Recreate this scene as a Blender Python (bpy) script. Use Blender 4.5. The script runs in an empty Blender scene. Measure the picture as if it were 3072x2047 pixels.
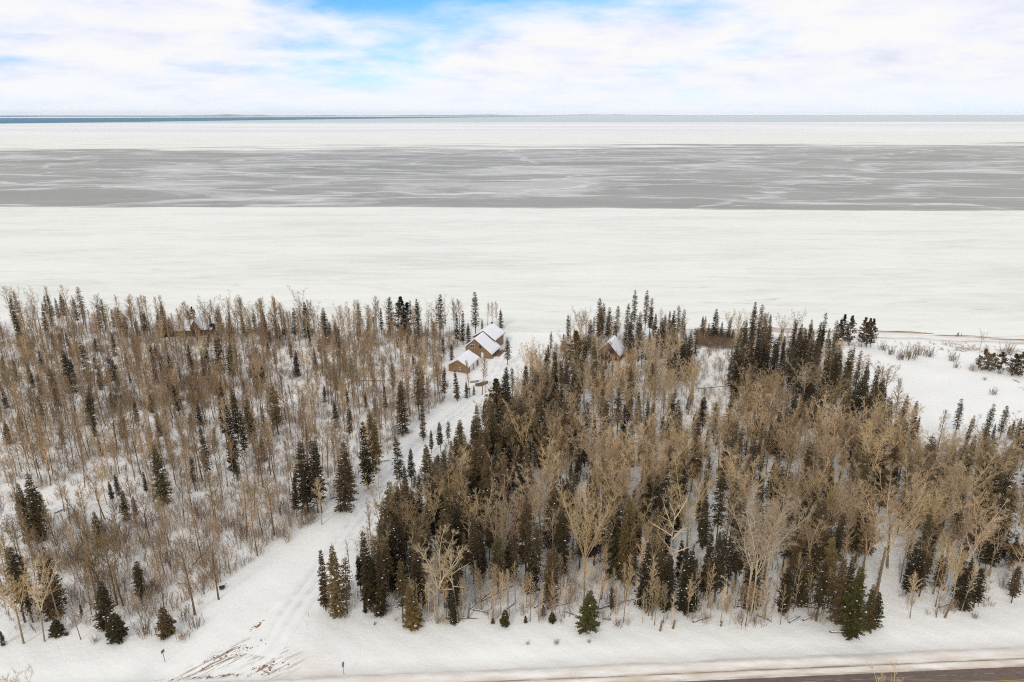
import bpy, math, random
import numpy as np
from mathutils import Vector, Matrix, Euler

R = math.radians
random.seed(11)
rng = np.random.default_rng(11)
scn = bpy.context.scene
col = scn.collection

# ------------------------------------------------------------------ camera, sky, sun
HAZE = 1.0e-5
CAM_H, FPX, PITCH = 85.0, 2114.0, R(17.83)          # drone height (m), focal length in photo pixels, downward pitch
cd = bpy.data.cameras.new('camera'); cam = bpy.data.objects.new('camera', cd); col.objects.link(cam)
cam.location = (0, 0, CAM_H); cam.rotation_euler = (R(90) - PITCH, 0, 0)
cd.sensor_width = 36.0; cd.lens = 36.0 * FPX / 3072.0; cd.clip_start = 1.0; cd.clip_end = 400000.0
scn.camera = cam

SUN_EL, SUN_AZ = R(33), R(205)                       # azimuth clockwise from +Y: behind the camera
w = bpy.data.worlds.new('World'); scn.world = w; w.use_nodes = True
nt = w.node_tree; N = nt.nodes; L = nt.links; N.clear()
def nd(tree, kind, **kw):
    n = tree.nodes.new(kind)
    for k, v in kw.items():
        setattr(n, k, v)
    return n
def setin(n, **kw):
    for k, v in kw.items():
        n.inputs[k].default_value = v
def mth(tree, op, a, b=None, c=None, clamp=False):
    n = tree.nodes.new('ShaderNodeMath'); n.operation = op; n.use_clamp = clamp
    for i, v in enumerate((a, b, c)):
        if v is None: continue
        if isinstance(v, (int, float)): n.inputs[i].default_value = v
        else: tree.links.new(v, n.inputs[i])
    return n.outputs[0]
def ramp(tree, fac, stops, interp='LINEAR'):
    n = tree.nodes.new('ShaderNodeValToRGB'); n.color_ramp.interpolation = interp
    e = n.color_ramp.elements
    while len(e) < len(stops): e.new(0.5)
    for i, (p, c) in enumerate(stops):
        e[i].position = p; e[i].color = c if len(c) == 4 else (*c, 1)
    tree.links.new(fac, n.inputs[0]); return n.outputs[0]
def mixc(tree, fac, a, b, mode='MIX'):
    n = tree.nodes.new('ShaderNodeMix'); n.data_type = 'RGBA'; n.blend_type = mode
    for i, v in ((0, fac), (6, a), (7, b)):
        if isinstance(v, (int, float)): n.inputs[i].default_value = v
        elif isinstance(v, tuple): n.inputs[i].default_value = v if len(v) == 4 else (*v, 1)
        else: tree.links.new(v, n.inputs[i])
    return n.outputs[2]

sky = nd(nt, 'ShaderNodeTexSky', sky_type='NISHITA', sun_disc=False, sun_elevation=SUN_EL, sun_rotation=SUN_AZ,
         altitude=300, air_density=1.0, dust_density=0.4, ozone_density=2.5)
tc = nd(nt, 'ShaderNodeTexCoord')
sep = nd(nt, 'ShaderNodeSeparateXYZ'); L.new(tc.outputs['Generated'], sep.inputs[0])
zz = mth(nt, 'ADD', mth(nt, 'MAXIMUM', sep.outputs[2], 0.0), 0.17)
px = mth(nt, 'DIVIDE', sep.outputs[0], zz); py = mth(nt, 'DIVIDE', sep.outputs[1], zz)
cmb = nd(nt, 'ShaderNodeCombineXYZ'); L.new(px, cmb.inputs[0]); L.new(py, cmb.inputs[1])
n1 = nd(nt, 'ShaderNodeTexNoise'); setin(n1, Scale=0.75, Detail=9.0, Roughness=0.56, Distortion=0.35); L.new(cmb.outputs[0], n1.inputs['Vector'])
n2 = nd(nt, 'ShaderNodeTexNoise'); setin(n2, Scale=2.2, Detail=6.0, Roughness=0.6, Distortion=0.25); L.new(cmb.outputs[0], n2.inputs['Vector'])
def lobe(d, lo, hi):                                   # soft opening in the cloud deck around a direction of the sky
    dv = Vector(d).normalized()
    v = nd(nt, 'ShaderNodeVectorMath', operation='SUBTRACT'); L.new(tc.outputs['Generated'], v.inputs[0]); v.inputs[1].default_value = dv
    s = nd(nt, 'ShaderNodeVectorMath', operation='MULTIPLY'); L.new(v.outputs[0], s.inputs[0]); s.inputs[1].default_value = (0.75, 1, 2.2)
    ln = nd(nt, 'ShaderNodeVectorMath', operation='LENGTH'); L.new(s.outputs[0], ln.inputs[0])
    m = nd(nt, 'ShaderNodeMapRange', interpolation_type='SMOOTHERSTEP'); L.new(ln.outputs['Value'], m.inputs[0])
    setin(m, **{'From Min': lo, 'From Max': hi, 'To Min': 1.0, 'To Max': 0.0}); return m.outputs[0]
gap = mth(nt, 'ADD', lobe((-0.08, 1, 0.255), 0.02, 0.46), mth(nt, 'MULTIPLY', lobe((-0.22, 1, 0.062), 0.0, 0.15), 0.30))
gap = mth(nt, 'ADD', gap, mth(nt, 'MULTIPLY', lobe((-0.62, 1, 0.14), 0.1, 0.75), 0.10))
dens = mth(nt, 'SUBTRACT', mth(nt, 'ADD', n1.outputs['Fac'], mth(nt, 'MULTIPLY', n2.outputs['Fac'], 0.35)), mth(nt, 'MULTIPLY', gap, 0.56))
cov = nd(nt, 'ShaderNodeMapRange', interpolation_type='SMOOTHSTEP'); L.new(dens, cov.inputs[0])
setin(cov, **{'From Min': 0.30, 'From Max': 0.66})
hs = nd(nt, 'ShaderNodeHueSaturation'); setin(hs, Saturation=1.1, Value=1.4); L.new(mixc(nt, 1.0, sky.outputs[0], (0.50, 0.71, 1.20), 'MULTIPLY'), hs.inputs['Color'])
ccol = ramp(nt, n2.outputs['Fac'], [(0.30, (6.6, 6.9, 8.0)), (0.43, (7.6, 7.75, 8.5)), (0.56, (8.3, 8.25, 8.3))])
hz = nd(nt, 'ShaderNodeMapRange'); L.new(sep.outputs[2], hz.inputs[0]); setin(hz, **{'From Min': 0.0, 'From Max': 0.06, 'To Min': 0.75, 'To Max': 0.0})
skyc = mixc(nt, cov.outputs[0], hs.outputs[0], ccol)
skyc = mixc(nt, hz.outputs[0], skyc, (7.6, 8.15, 8.8, 1))
bg = nd(nt, 'ShaderNodeBackground'); bg.inputs[1].default_value = 0.1; L.new(skyc, bg.inputs[0])
out = nd(nt, 'ShaderNodeOutputWorld'); L.new(bg.outputs[0], out.inputs[0])

sd = bpy.data.lights.new('sun', 'SUN'); sd.energy = 1.1; sd.angle = R(12); sd.color = (1.0, 0.93, 0.82)
sun = bpy.data.objects.new('sun', sd); col.objects.link(sun)
sdir = Vector((math.sin(SUN_AZ) * math.cos(SUN_EL), math.cos(SUN_AZ) * math.cos(SUN_EL), math.sin(SUN_EL)))
sun.rotation_euler = sdir.to_track_quat('Z', 'Y').to_euler(); sun.location = (0, -50, 200)
vs = scn.view_settings; vs.view_transform = 'Standard'; vs.look = 'None'; vs.gamma = 1; vs.exposure = 0.22; vs.use_curve_mapping = False
scn.cycles.use_denoising = False; scn.cycles.filter_width = 1.1
scn.cycles.volume_bounces = 2; scn.cycles.max_bounces = 6; scn.cycles.diffuse_bounces = 3; scn.cycles.transparent_max_bounces = 4

# ------------------------------------------------------------------ pixel <-> world helpers (photo pixels, 3072 x 2047)
CP, SP = math.cos(PITCH), math.sin(PITCH)
def depth(Y, z): return Y * CP - (z - CAM_H) * SP
def gpt(x, y, z=0.0):
    dx, dy = (x - 1536) / FPX, -(y - 1023.5) / FPX
    d = (dx, CP + dy * SP, -SP + dy * CP); t = (z - CAM_H) / d[2]
    return Vector((d[0] * t, d[1] * t, z))
def hgt(Y, yt):                                          # height of a point above ground distance Y seen in row yt
    dy = -(yt - 1023.5) / FPX
    return CAM_H + Y * (-SP + dy * CP) / (CP + dy * SP)
def place(xt, yt, yb):                                   # a vertical thing: column of its top, row of its top, row of its base
    Y = gpt(1536, yb).y; h = hgt(Y, yt)
    return (xt - 1536) / FPX * depth(Y, h), Y, h
TILE = {1: (0, 850, 2.614), 2: (750, 850, 2.614), 3: (1500, 850, 2.614), 4: (2272, 850, 2.614),
        5: (0, 1430, 2.541), 6: (750, 1430, 2.541), 7: (1500, 1430, 2.541), 8: (2272, 1430, 2.541)}
def tpx(t, x, y): a = TILE[t]; return a[0] + x / a[2], a[1] + y / a[2]

# ------------------------------------------------------------------ materials
def mat(name):
    m = bpy.data.materials.new(name); m.use_nodes = True; t = m.node_tree
    return m, t, t.nodes['Principled BSDF']
def noise(t, scale, detail=4.0, rough=0.55, vec=None, dist=0.0):
    n = t.nodes.new('ShaderNodeTexNoise'); setin(n, Scale=scale, Detail=detail, Roughness=rough, Distortion=dist)
    if vec is not None: t.links.new(vec, n.inputs['Vector'])
    return n.outputs['Fac']
def pos(t): return t.nodes.new('ShaderNodeNewGeometry').outputs['Position']
def mapped(t, vec, scale=(1, 1, 1), rot=(0, 0, 0), loc=(0, 0, 0)):
    n = t.nodes.new('ShaderNodeMapping'); t.links.new(vec, n.inputs[0])
    n.inputs['Scale'].default_value = scale; n.inputs['Rotation'].default_value = rot; n.inputs['Location'].default_value = loc
    return n.outputs[0]
def bump(t, b, h, strength, dist):
    n = t.nodes.new('ShaderNodeBump'); n.inputs['Strength'].default_value = strength; n.inputs['Distance'].default_value = dist
    t.links.new(h, n.inputs['Height']); t.links.new(n.outputs[0], b.inputs['Normal'])
def smooth(t, v, a, b, lo=0.0, hi=1.0):
    n = t.nodes.new('ShaderNodeMapRange'); n.interpolation_type = 'SMOOTHSTEP'; t.links.new(v, n.inputs[0])
    setin(n, **{'From Min': a, 'From Max': b, 'To Min': lo, 'To Max': hi}); return n.outputs[0]
def plain(name, c, rough=0.75, var=0.15, scale=6.0, metallic=0.0):
    m, t, b = mat(name)
    f = noise(t, scale, 5)
    k = ramp(t, f, [(0.3, tuple(v * (1 - var) for v in c)), (0.7, tuple(min(1, v * (1 + var)) for v in c))])
    t.links.new(k, b.inputs['Base Color']); b.inputs['Roughness'].default_value = rough; b.inputs['Metallic'].default_value = metallic
    return m
def tinted(name, rough=0.85, var=0.7, spread=0.5, warm=(1.05, 1.0, 0.94), cool=(1.0, 1.0, 0.97), own=None, gain=1.0):
    """bark, twigs and needles: the object's own colour, varied from tree to tree and along the branches"""
    m, t, b = mat(name)
    oi = t.nodes.new('ShaderNodeObjectInfo')
    f = noise(t, 2.2, 3, vec=pos(t))
    k = mth(t, 'ADD', mth(t, 'MULTIPLY', oi.outputs['Random'], spread), mth(t, 'MULTIPLY', f, var))
    k = mth(t, 'MULTIPLY', mth(t, 'ADD', k, 1.0 - 0.5 * spread - 0.5 * var), gain)
    hue = ramp(t, oi.outputs['Random'], [(0.0, cool), (1.0, warm)])
    c = mixc(t, 1.0, oi.outputs['Color'] if own is None else (*own, 1), hue, 'MULTIPLY')
    v = t.nodes.new('ShaderNodeVectorMath'); v.operation = 'SCALE'; t.links.new(c, v.inputs[0]); t.links.new(k, v.inputs['Scale'])
    t.links.new(v.outputs[0], b.inputs['Base Color']); b.inputs['Roughness'].default_value = rough
    b.inputs['Specular IOR Level'].default_value = 0.15
    return m
M_NEEDLE = tinted('conifer needles', spread=0.7)
M_TWIG = tinted('bare twigs', spread=0.45)
M_TWIGLET = tinted('fine twigs', spread=0.45, gain=0.84, cool=(1.0, 1.0, 1.0), warm=(1.03, 1.0, 0.95))
M_BARK = tinted('tree bark', spread=0.4)
M_CLUMP = plain('snow on branches', (0.80, 0.80, 0.82), 0.9, 0.04)
M_ROOF = plain('roof snow', (0.80, 0.80, 0.82), 0.9, 0.03, 0.8)

# snow-covered ground
M_SNOW, t, b = mat('snow ground'); P = pos(t)
base = ramp(t, noise(t, 0.05, 6, 0.6, P), [(0.3, (0.775, 0.77, 0.725)), (0.7, (0.835, 0.835, 0.785))])
sp = t.nodes.new('ShaderNodeSeparateXYZ'); t.links.new(P, sp.inputs[0])
at = t.nodes.new('ShaderNodeAttribute'); at.attribute_name = 'litter'
spk = smooth(t, noise(t, 1.6, 6, 0.75, P), 0.56, 0.70)
lit = mth(t, 'MULTIPLY', spk, at.outputs['Fac'])
base = mixc(t, mth(t, 'MULTIPLY', lit, 0.8), base, (0.30, 0.23, 0.17, 1))
sh = t.nodes.new('ShaderNodeAttribute'); sh.attribute_name = 'sand'
sn = smooth(t, noise(t, 1.0, 5, 0.65, mapped(t, P, (0.06, 1.0, 1))), 0.38, 0.52)
base = mixc(t, mth(t, 'MULTIPLY', sn, sh.outputs['Fac']), base, (0.30, 0.155, 0.095, 1))
# scraped gravel at the mouth of the driveway: long smears turned along the way vehicles swing in
dm = t.nodes.new('ShaderNodeAttribute'); dm.attribute_name = 'scrape'
st = smooth(t, noise(t, 1.0, 7, 0.7, mapped(t, mapped(t, P, (1, 1, 1), (0, 0, R(-40))), (0.22, 2.1, 1))), 0.49, 0.57)
base = mixc(t, mth(t, 'MULTIPLY', st, dm.outputs['Fac']), base, (0.29, 0.225, 0.175, 1))
ss = t.nodes.new('ShaderNodeAttribute'); ss.attribute_name = 'road_dust'
base = mixc(t, mth(t, 'MULTIPLY', ss.outputs['Fac'], smooth(t, noise(t, 0.5, 5, 0.6, mapped(t, P, (0.25, 1.6, 1))), 0.2, 0.75)), base, (0.55, 0.45, 0.35, 1))
bm_ = t.nodes.new('ShaderNodeAttribute'); bm_.attribute_name = 'grime'
base = mixc(t, mth(t, 'MULTIPLY', bm_.outputs['Fac'], smooth(t, noise(t, 0.8, 6, 0.7, mapped(t, P, (0.2, 1.2, 1))), 0.36, 0.56)), base, (0.15, 0.105, 0.075, 1))
t.links.new(base, b.inputs['Base Color']); b.inputs['Roughness'].default_value = 0.9; b.inputs['Specular IOR Level'].default_value = 0.2
bump(t, b, noise(t, 0.7, 8, 0.65, P), 0.5, 0.35)

# driveway: packed snow, faint ruts
M_DRIVE, t, b = mat('packed snow'); P = pos(t)
c = ramp(t, noise(t, 0.35, 6, 0.6, P), [(0.3, (0.75, 0.748, 0.705)), (0.65, (0.825, 0.825, 0.78))])
ru = t.nodes.new('ShaderNodeAttribute'); ru.attribute_name = 'rut'
c = mixc(t, mth(t, 'MULTIPLY', ru.outputs['Fac'], smooth(t, noise(t, 0.5, 6, 0.65, P), 0.35, 0.65)), c, (0.67, 0.66, 0.64, 1))
t.links.new(c, b.inputs['Base Color']); b.inputs['Roughness'].default_value = 0.85
bump(t, b, noise(t, 1.5, 6, 0.6, P), 0.35, 0.15)

# lake: snow-white shore ice, grey refrozen ice with white wind streaks, far white ice and a strip of open water
M_LAKE, t, b = mat('lake ice'); P = pos(t)
sp = t.nodes.new('ShaderNodeSeparateXYZ'); t.links.new(P, sp.inputs[0])
X, Y = sp.outputs[0], sp.outputs[1]
wob = mth(t, 'MULTIPLY', mth(t, 'SUBTRACT', noise(t, 0.008, 7, 0.62, mapped(t, P, (0.35, 1, 1))), 0.5), 70.0)
e1 = mth(t, 'ADD', mth(t, 'ADD', Y, mth(t, 'MULTIPLY', X, 0.036)), wob)
wob2 = mth(t, 'MULTIPLY', mth(t, 'SUBTRACT', noise(t, 0.002, 7, 0.6, mapped(t, P, (0.3, 1, 1))), 0.5), 1300.0)
e2 = mth(t, 'ADD', mth(t, 'SUBTRACT', Y, mth(t, 'MULTIPLY', X, 0.12)), wob2)
rag = mth(t, 'MULTIPLY', mth(t, 'SUBTRACT', noise(t, 0.009, 8, 0.7, mapped(t, P, (0.22, 1, 1), (0, 0, R(5))), 0.8), 0.5), 2200.0)
grey = mth(t, 'MULTIPLY', smooth(t, e1, 674, 684), smooth(t, mth(t, 'ADD', e2, rag), 1850, 2150, 1.0, 0.0))
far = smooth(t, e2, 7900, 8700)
wat = mth(t, 'MAXIMUM', smooth(t, mth(t, 'ADD', mth(t, 'SUBTRACT', Y, mth(t, 'MULTIPLY', X, 4.1)), mth(t, 'MULTIPLY', wob2, 2.0)), 26500, 28000), smooth(t, Y, 42000, 43000))
P2 = mapped(t, P, (0.32, 1, 1), (0, 0, R(6)))
v1 = noise(t, 0.012, 8, 0.62, P2, 1.4)
v2 = noise(t, 0.045, 7, 0.65, mapped(t, P, (0.16, 1, 1), (0, 0, R(-7))), 0.8)
vo = t.nodes.new('ShaderNodeTexVoronoi'); vo.feature = 'DISTANCE_TO_EDGE'; setin(vo, Scale=0.0065)
dis = t.nodes.new('ShaderNodeMix'); dis.data_type = 'VECTOR'; dis.inputs[0].default_value = 0.10
nz = t.nodes.new('ShaderNodeTexNoise'); setin(nz, Scale=0.01, Detail=6.0); t.links.new(P, nz.inputs['Vector'])
add = t.nodes.new('ShaderNodeVectorMath'); add.operation = 'MULTIPLY_ADD'; t.links.new(nz.outputs['Color'], add.inputs[0]); add.inputs[1].default_value = (160, 160, 0); t.links.new(mapped(t, P, (0.5, 1.25, 1), (0, 0, R(9))), add.inputs[2])
t.links.new(add.outputs[0], vo.inputs['Vector'])
crk = smooth(t, vo.outputs['Distance'], 0.0, 0.075, 1.0, 0.0)
streak = mth(t, 'MAXIMUM', mth(t, 'MULTIPLY', crk, smooth(t, v2, 0.35, 0.6)), mth(t, 'MULTIPLY', smooth(t, v1, 0.50, 0.66), smooth(t, v2, 0.42, 0.60)))
gcol = ramp(t, noise(t, 0.006, 5, 0.5, P2), [(0.3, (0.285, 0.29, 0.258)), (0.7, (0.365, 0.365, 0.335))])
gcol = mixc(t, mth(t, 'MULTIPLY', smooth(t, v1, 0.26, 0.33, 1.0, 0.0), 0.6), gcol, (0.20, 0.21, 0.20, 1))
gcol = mixc(t, mth(t, 'MULTIPLY', smooth(t, noise(t, 0.0035, 9, 0.7, mapped(t, P, (0.5, 1, 1), (0, 0, R(14))), 1.2), 0.50, 0.60), 0.52), gcol, (0.60, 0.60, 0.565, 1))
gcol = mixc(t, mth(t, 'MULTIPLY', streak, 0.62), gcol, (0.74, 0.74, 0.73, 1))
wcol = ramp(t, mth(t, 'ADD', mth(t, 'MULTIPLY', noise(t, 0.02, 8, 0.65, mapped(t, P, (0.25, 1, 1))), 0.55), mth(t, 'MULTIPLY', noise(t, 0.16, 8, 0.7, mapped(t, P, (0.2, 1, 1)), 0.5), 0.45)), [(0.38, (0.665, 0.665, 0.60)), (0.52, (0.77, 0.77, 0.70)), (0.66, (0.81, 0.81, 0.735))])
# pressure ridges and dirty drift lines near the shore
drf = mth(t, 'MULTIPLY', smooth(t, noise(t, 0.13, 9, 0.74, mapped(t, P, (0.22, 1, 1), (0, 0, R(4))), 0.6), 0.56, 0.68), smooth(t, Y, 290, 480, 1.0, 0.22))
wcol = mixc(t, mth(t, 'MULTIPLY', drf, 0.75), wcol, (0.52, 0.46, 0.41, 1))
c = mixc(t, grey, wcol, gcol)
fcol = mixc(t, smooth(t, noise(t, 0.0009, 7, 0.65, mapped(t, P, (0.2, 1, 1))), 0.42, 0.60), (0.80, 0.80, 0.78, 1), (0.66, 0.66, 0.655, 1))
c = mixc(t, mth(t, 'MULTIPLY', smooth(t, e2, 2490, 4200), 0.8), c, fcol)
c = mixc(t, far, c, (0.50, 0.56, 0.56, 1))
c = mixc(t, wat, c, (0.035, 0.16, 0.25, 1))
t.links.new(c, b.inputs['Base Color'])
b.inputs['Roughness'].default_value = 0.75; b.inputs['Specular IOR Level'].default_value = 0.12
bump(t, b, noise(t, 0.25, 8, 0.7, mapped(t, P, (0.5, 1, 1))), 0.35, 0.4)

M_HILL, t, b = mat('far wooded shore'); P = pos(t)
c = ramp(t, noise(t, 0.0012, 7, 0.7, P), [(0.35, (0.16, 0.20, 0.21)), (0.55, (0.32, 0.36, 0.38)), (0.72, (0.66, 0.68, 0.70))])
t.links.new(c, b.inputs['Base Color']); b.inputs['Roughness'].default_value = 0.95
M_FARICE = plain('far shore ice', (0.83, 0.83, 0.83), 0.8, 0.05, 0.001)

M_ASPHALT, t, b = mat('asphalt'); P = pos(t)
c = ramp(t, noise(t, 2.0, 8, 0.7, mapped(t, P, (0.35, 1, 1))), [(0.3, (0.105, 0.074, 0.058)), (0.75, (0.18, 0.135, 0.105))])
dry = smooth(t, noise(t, 0.4, 7, 0.65, mapped(t, P, (0.08, 1.5, 1))), 0.56, 0.66)
c = mixc(t, mth(t, 'MULTIPLY', dry, 0.30), c, (0.42, 0.36, 0.31, 1))
t.links.new(c, b.inputs['Base Color']); b.inputs['Roughness'].default_value = 0.85
M_YELLOW = plain('yellow paint', (0.50, 0.30, 0.035), 0.7, 0.3, 1.5)
M_WHITEP = plain('worn white paint', (0.26, 0.22, 0.19), 0.7, 0.3, 1.5)

def siding(name, c, board=0.2):
    m, t, b = mat(name)
    tcn = t.nodes.new('ShaderNodeTexCoord')
    wv = t.nodes.new('ShaderNodeTexWave'); wv.wave_type = 'BANDS'; wv.bands_direction = 'Z'; wv.wave_profile = 'SAW'
    setin(wv, Scale=1.0 / board / 3.1416 * 0.5, Distortion=0.0); t.links.new(tcn.outputs['Object'], wv.inputs['Vector'])
    f = noise(t, 2.0, 5, 0.6, mapped(t, tcn.outputs['Object'], (1, 1, 8)))
    k = ramp(t, f, [(0.3, tuple(v * 0.85 for v in c)), (0.7, tuple(v * 1.15 for v in c))])
    t.links.new(k, b.inputs['Base Color']); b.inputs['Roughness'].default_value = 0.8
    bump(t, b, wv.outputs['Fac'], 0.5, 0.03)
    return m
M_TAN = siding('tan board siding', (0.235, 0.145, 0.078))
M_PLUM = siding('dark brown siding', (0.115, 0.062, 0.052))
M_RED = siding('red-brown siding', (0.105, 0.052, 0.04))
M_LOG = siding('log wall', (0.30, 0.165, 0.065), 0.3)
M_TRIM = plain('white trim', (0.74, 0.73, 0.70), 0.6, 0.05)
M_BTRIM = plain('brown trim', (0.10, 0.055, 0.035), 0.7, 0.15)
M_GLASS, t, b = mat('window glass'); b.inputs['Base Color'].default_value = (0.02, 0.025, 0.03, 1); b.inputs['Roughness'].default_value = 0.08
M_WOOD = plain('weathered wood', (0.20, 0.13, 0.075), 0.85, 0.3, 3)
M_GREYW = plain('grey wood', (0.17, 0.145, 0.13), 0.85, 0.25, 3)
M_BOAT = plain('brown painted hull', (0.20, 0.12, 0.055), 0.6, 0.2, 2)
M_GREYHULL = plain('grey metal hull', (0.24, 0.21, 0.20), 0.5, 0.15, 2)
M_DARK = plain('dark metal', (0.06, 0.055, 0.05), 0.6, 0.2)
M_BLUE = plain('blue sign face', (0.10, 0.22, 0.36), 0.5, 0.1)
M_GREEN = plain('dark green enamel', (0.055, 0.06, 0.035), 0.5, 0.2)
M_ORANGE = plain('orange stake', (0.62, 0.30, 0.17), 0.6, 0.1)
M_REDLEAF = plain('dry red leaves', (0.11, 0.03, 0.025), 0.8, 0.3)
M_EARTH = plain('brown needle litter', (0.24, 0.13, 0.06), 0.95, 0.35, 3)

# ------------------------------------------------------------------ mesh builder
class MB:
    def __init__(s): s.v = []; s.f = []; s.m = []
    def add(s, vs, fs, mi=0):
        o = len(s.v); s.v.extend(tuple(p) for p in vs); s.f.extend(tuple(i + o for i in q) for q in fs); s.m.extend([mi] * len(fs))
    def tube(s, pts, rad, sides=4, mi=0, cap=True):
        pts = [Vector(p) for p in pts]; vs = []; fs = []; n = len(pts)
        for i, p in enumerate(pts):
            d = (pts[min(i + 1, n - 1)] - pts[max(i - 1, 0)]).normalized()
            a = d.orthogonal().normalized() if abs(d.z) > 0.97 or abs(d.z) < 0.2 else d.cross(Vector((0, 0, 1))).normalized()
            c = d.cross(a)
            for k in range(sides):
                q = 2 * math.pi * k / sides
                vs.append(p + (a * math.cos(q) + c * math.sin(q)) * rad[i])
        for i in range(n - 1):
            for k in range(sides):
                k2 = (k + 1) % sides
                fs.append((i * sides + k, i * sides + k2, (i + 1) * sides + k2, (i + 1) * sides + k))
        if cap: fs.append(tuple((n - 1) * sides + k for k in range(sides)))
        s.add(vs, fs, mi)
    def spike(s, a, b, r, mi=0):                             # thin three-sided twig ending in a point
        a = Vector(a); b = Vector(b); d = (b - a).normalized(); u = d.orthogonal().normalized() * r; v = d.cross(u)
        s.add([a + u, a - u * 0.5 + v * 0.87, a - u * 0.5 - v * 0.87, b], [(0, 1, 3), (1, 2, 3), (2, 0, 3)], mi)
    def box(s, lo, hi, mi=0):
        x0, y0, z0 = lo; x1, y1, z1 = hi
        s.add([(x0, y0, z0), (x1, y0, z0), (x1, y1, z0), (x0, y1, z0), (x0, y0, z1), (x1, y0, z1), (x1, y1, z1), (x0, y1, z1)],
              [(0, 3, 2, 1), (4, 5, 6, 7), (0, 1, 5, 4), (1, 2, 6, 5), (2, 3, 7, 6), (3, 0, 4, 7)], mi)
    def prism(s, poly, y0, y1, mi=0):                        # polygon in x,z extruded along y
        n = len(poly)
        s.add([(x, y0, z) for x, z in poly] + [(x, y1, z) for x, z in poly],
              [tuple(range(n)), tuple(range(2 * n - 1, n - 1, -1))] + [(i, i + n, (i + 1) % n + n, (i + 1) % n) for i in range(n)], mi)
    def blob(s, c, r, flat, mi=0):                           # small lump of snow
        c = Vector(c); k = random.uniform(0, 6.28)
        ring = [c + Vector((math.cos(k + i * 1.257) * r * random.uniform(.7, 1.2), math.sin(k + i * 1.257) * r * random.uniform(.7, 1.2), 0)) for i in range(5)]
        s.add(ring + [c + Vector((0, 0, r * flat)), c - Vector((0, 0, r * flat * .4))],
              [(i, (i + 1) % 5, 5) for i in range(5)] + [((i + 1) % 5, i, 6) for i in range(5)], mi)
    def mesh(s, name, mats, smooth=False):
        m = bpy.data.meshes.new(name); m.from_pydata(s.v, [], s.f)
        for k in (mats if isinstance(mats, (list, tuple)) else [mats]): m.materials.append(k)
        if any(s.m): m.polygons.foreach_set('material_index', s.m)
        if smooth: m.polygons.foreach_set('use_smooth', [True] * len(s.f))
        m.update(); return m
    def build(s, name, mats, parent=None, smooth=False):
        return link(name, s.mesh(name, mats, smooth), parent)
def link(name, data, parent=None):
    o = bpy.data.objects.new(name, data); col.objects.link(o); o.parent = parent; return o
def tag(o, label=None, cat=None, group=None, kind=None):
    if label: o['label'] = label
    if cat: o['category'] = cat
    if group: o['group'] = group
    if kind: o['kind'] = kind
    return o
def thing(name, label, cat, loc, rz=0.0, group=None):
    o = link(name, None); o.location = loc; o.rotation_euler = (0, 0, rz); o.empty_display_size = 0.3
    return tag(o, label, cat, group)

# ------------------------------------------------------------------ ground
SHORE = [(-900, 330), (-600, 325)] + [tuple(gpt(x, y, -0.5)[:2]) for x, y in
         ((0, 950), (300, 966), (750, 982), (1300, 986), (1440, 992), (1530, 998), (1690, 997), (1900, 986), (2322, 985), (2639, 994), (2869, 1003), (3072, 1022))] + [(260, 228), (420, 215), (900, 190)]
SX = np.array([p[0] for p in SHORE]); SY = np.array([p[1] for p in SHORE])
def shore(x): return np.interp(x, SX, SY) + 1.2 * np.sin(x * 0.13) + 0.7 * np.sin(x * 0.31 + 1)
ROAD0, ROADS = 87.49, 0.057                                   # road edge: y = ROAD0 + ROADS * x
DRIVE_PX = [(700, 2062), (770, 1975), (870, 1830), (1000, 1655), (1130, 1480), (1270, 1320), (1400, 1212), (1478, 1130), (1510, 1060), (1525, 1010)]
DR = np.array([tuple(gpt(x, y)[:2]) for x, y in DRIVE_PX])
_tt = np.arange(len(DR)); _ts = np.linspace(0, len(DR) - 1, 120)
def catmull(P, n):
    P = np.vstack([2 * P[0] - P[1], P, 2 * P[-1] - P[-2]]); o = []
    for i in range(1, len(P) - 2):
        for u in np.linspace(0, 1, n, endpoint=False):
            o.append(0.5 * ((2 * P[i]) + (-P[i-1] + P[i+1]) * u + (2*P[i-1] - 5*P[i] + 4*P[i+1] - P[i+2]) * u*u + (-P[i-1] + 3*P[i] - 3*P[i+1] + P[i+2]) * u**3))
    o.append(P[-2]); return np.array(o)
DC = catmull(DR, 14)
def drive_dist(x, y):
    x = np.atleast_1d(x); y = np.atleast_1d(y)
    d = np.full(x.shape, 1e9)
    for c in DC: d = np.minimum(d, np.hypot(x - c[0], y - c[1]))
    return d
def gz(x, y):
    x = np.asarray(x, float); y = np.asarray(y, float)
    z = 0.10 * np.sin(x * 0.11 + 0.7) * np.sin(y * 0.13) + 0.07 * np.sin(x * 0.37 + y * 0.21) + 0.05 * np.sin(x * 0.23 - y * 0.51 + 2) + 0.03 * np.sin(x * 0.9 + 1.3 * y)
    d = y - shore(x)
    bank = np.clip((d + 1.5) / 1.5, 0, 1)
    z = z * (1 - bank) - bank * 1.0 + 0.25 * np.exp(-((d + 3.0) / 1.6) ** 2)
    rd = y - (ROAD0 + ROADS * x)                              # distance beyond the asphalt edge
    z = z * np.clip((rd - 0.5) / 5, 0, 1)
    z += 0.30 * np.exp(-((rd - 1.3) / 0.35) ** 2) + 0.22 * np.exp(-((rd - 3.4) / 0.8) ** 2) * (1 + 0.5 * np.sin(x * 1.7)) - 0.25 * np.exp(-((rd - 6.5) / 2) ** 2)
    return z - np.where(rd < 0.3, 0.06, 0.0)
def zg(x, y): return float(gz(np.array([x]), np.array([y]))[0])

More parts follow.
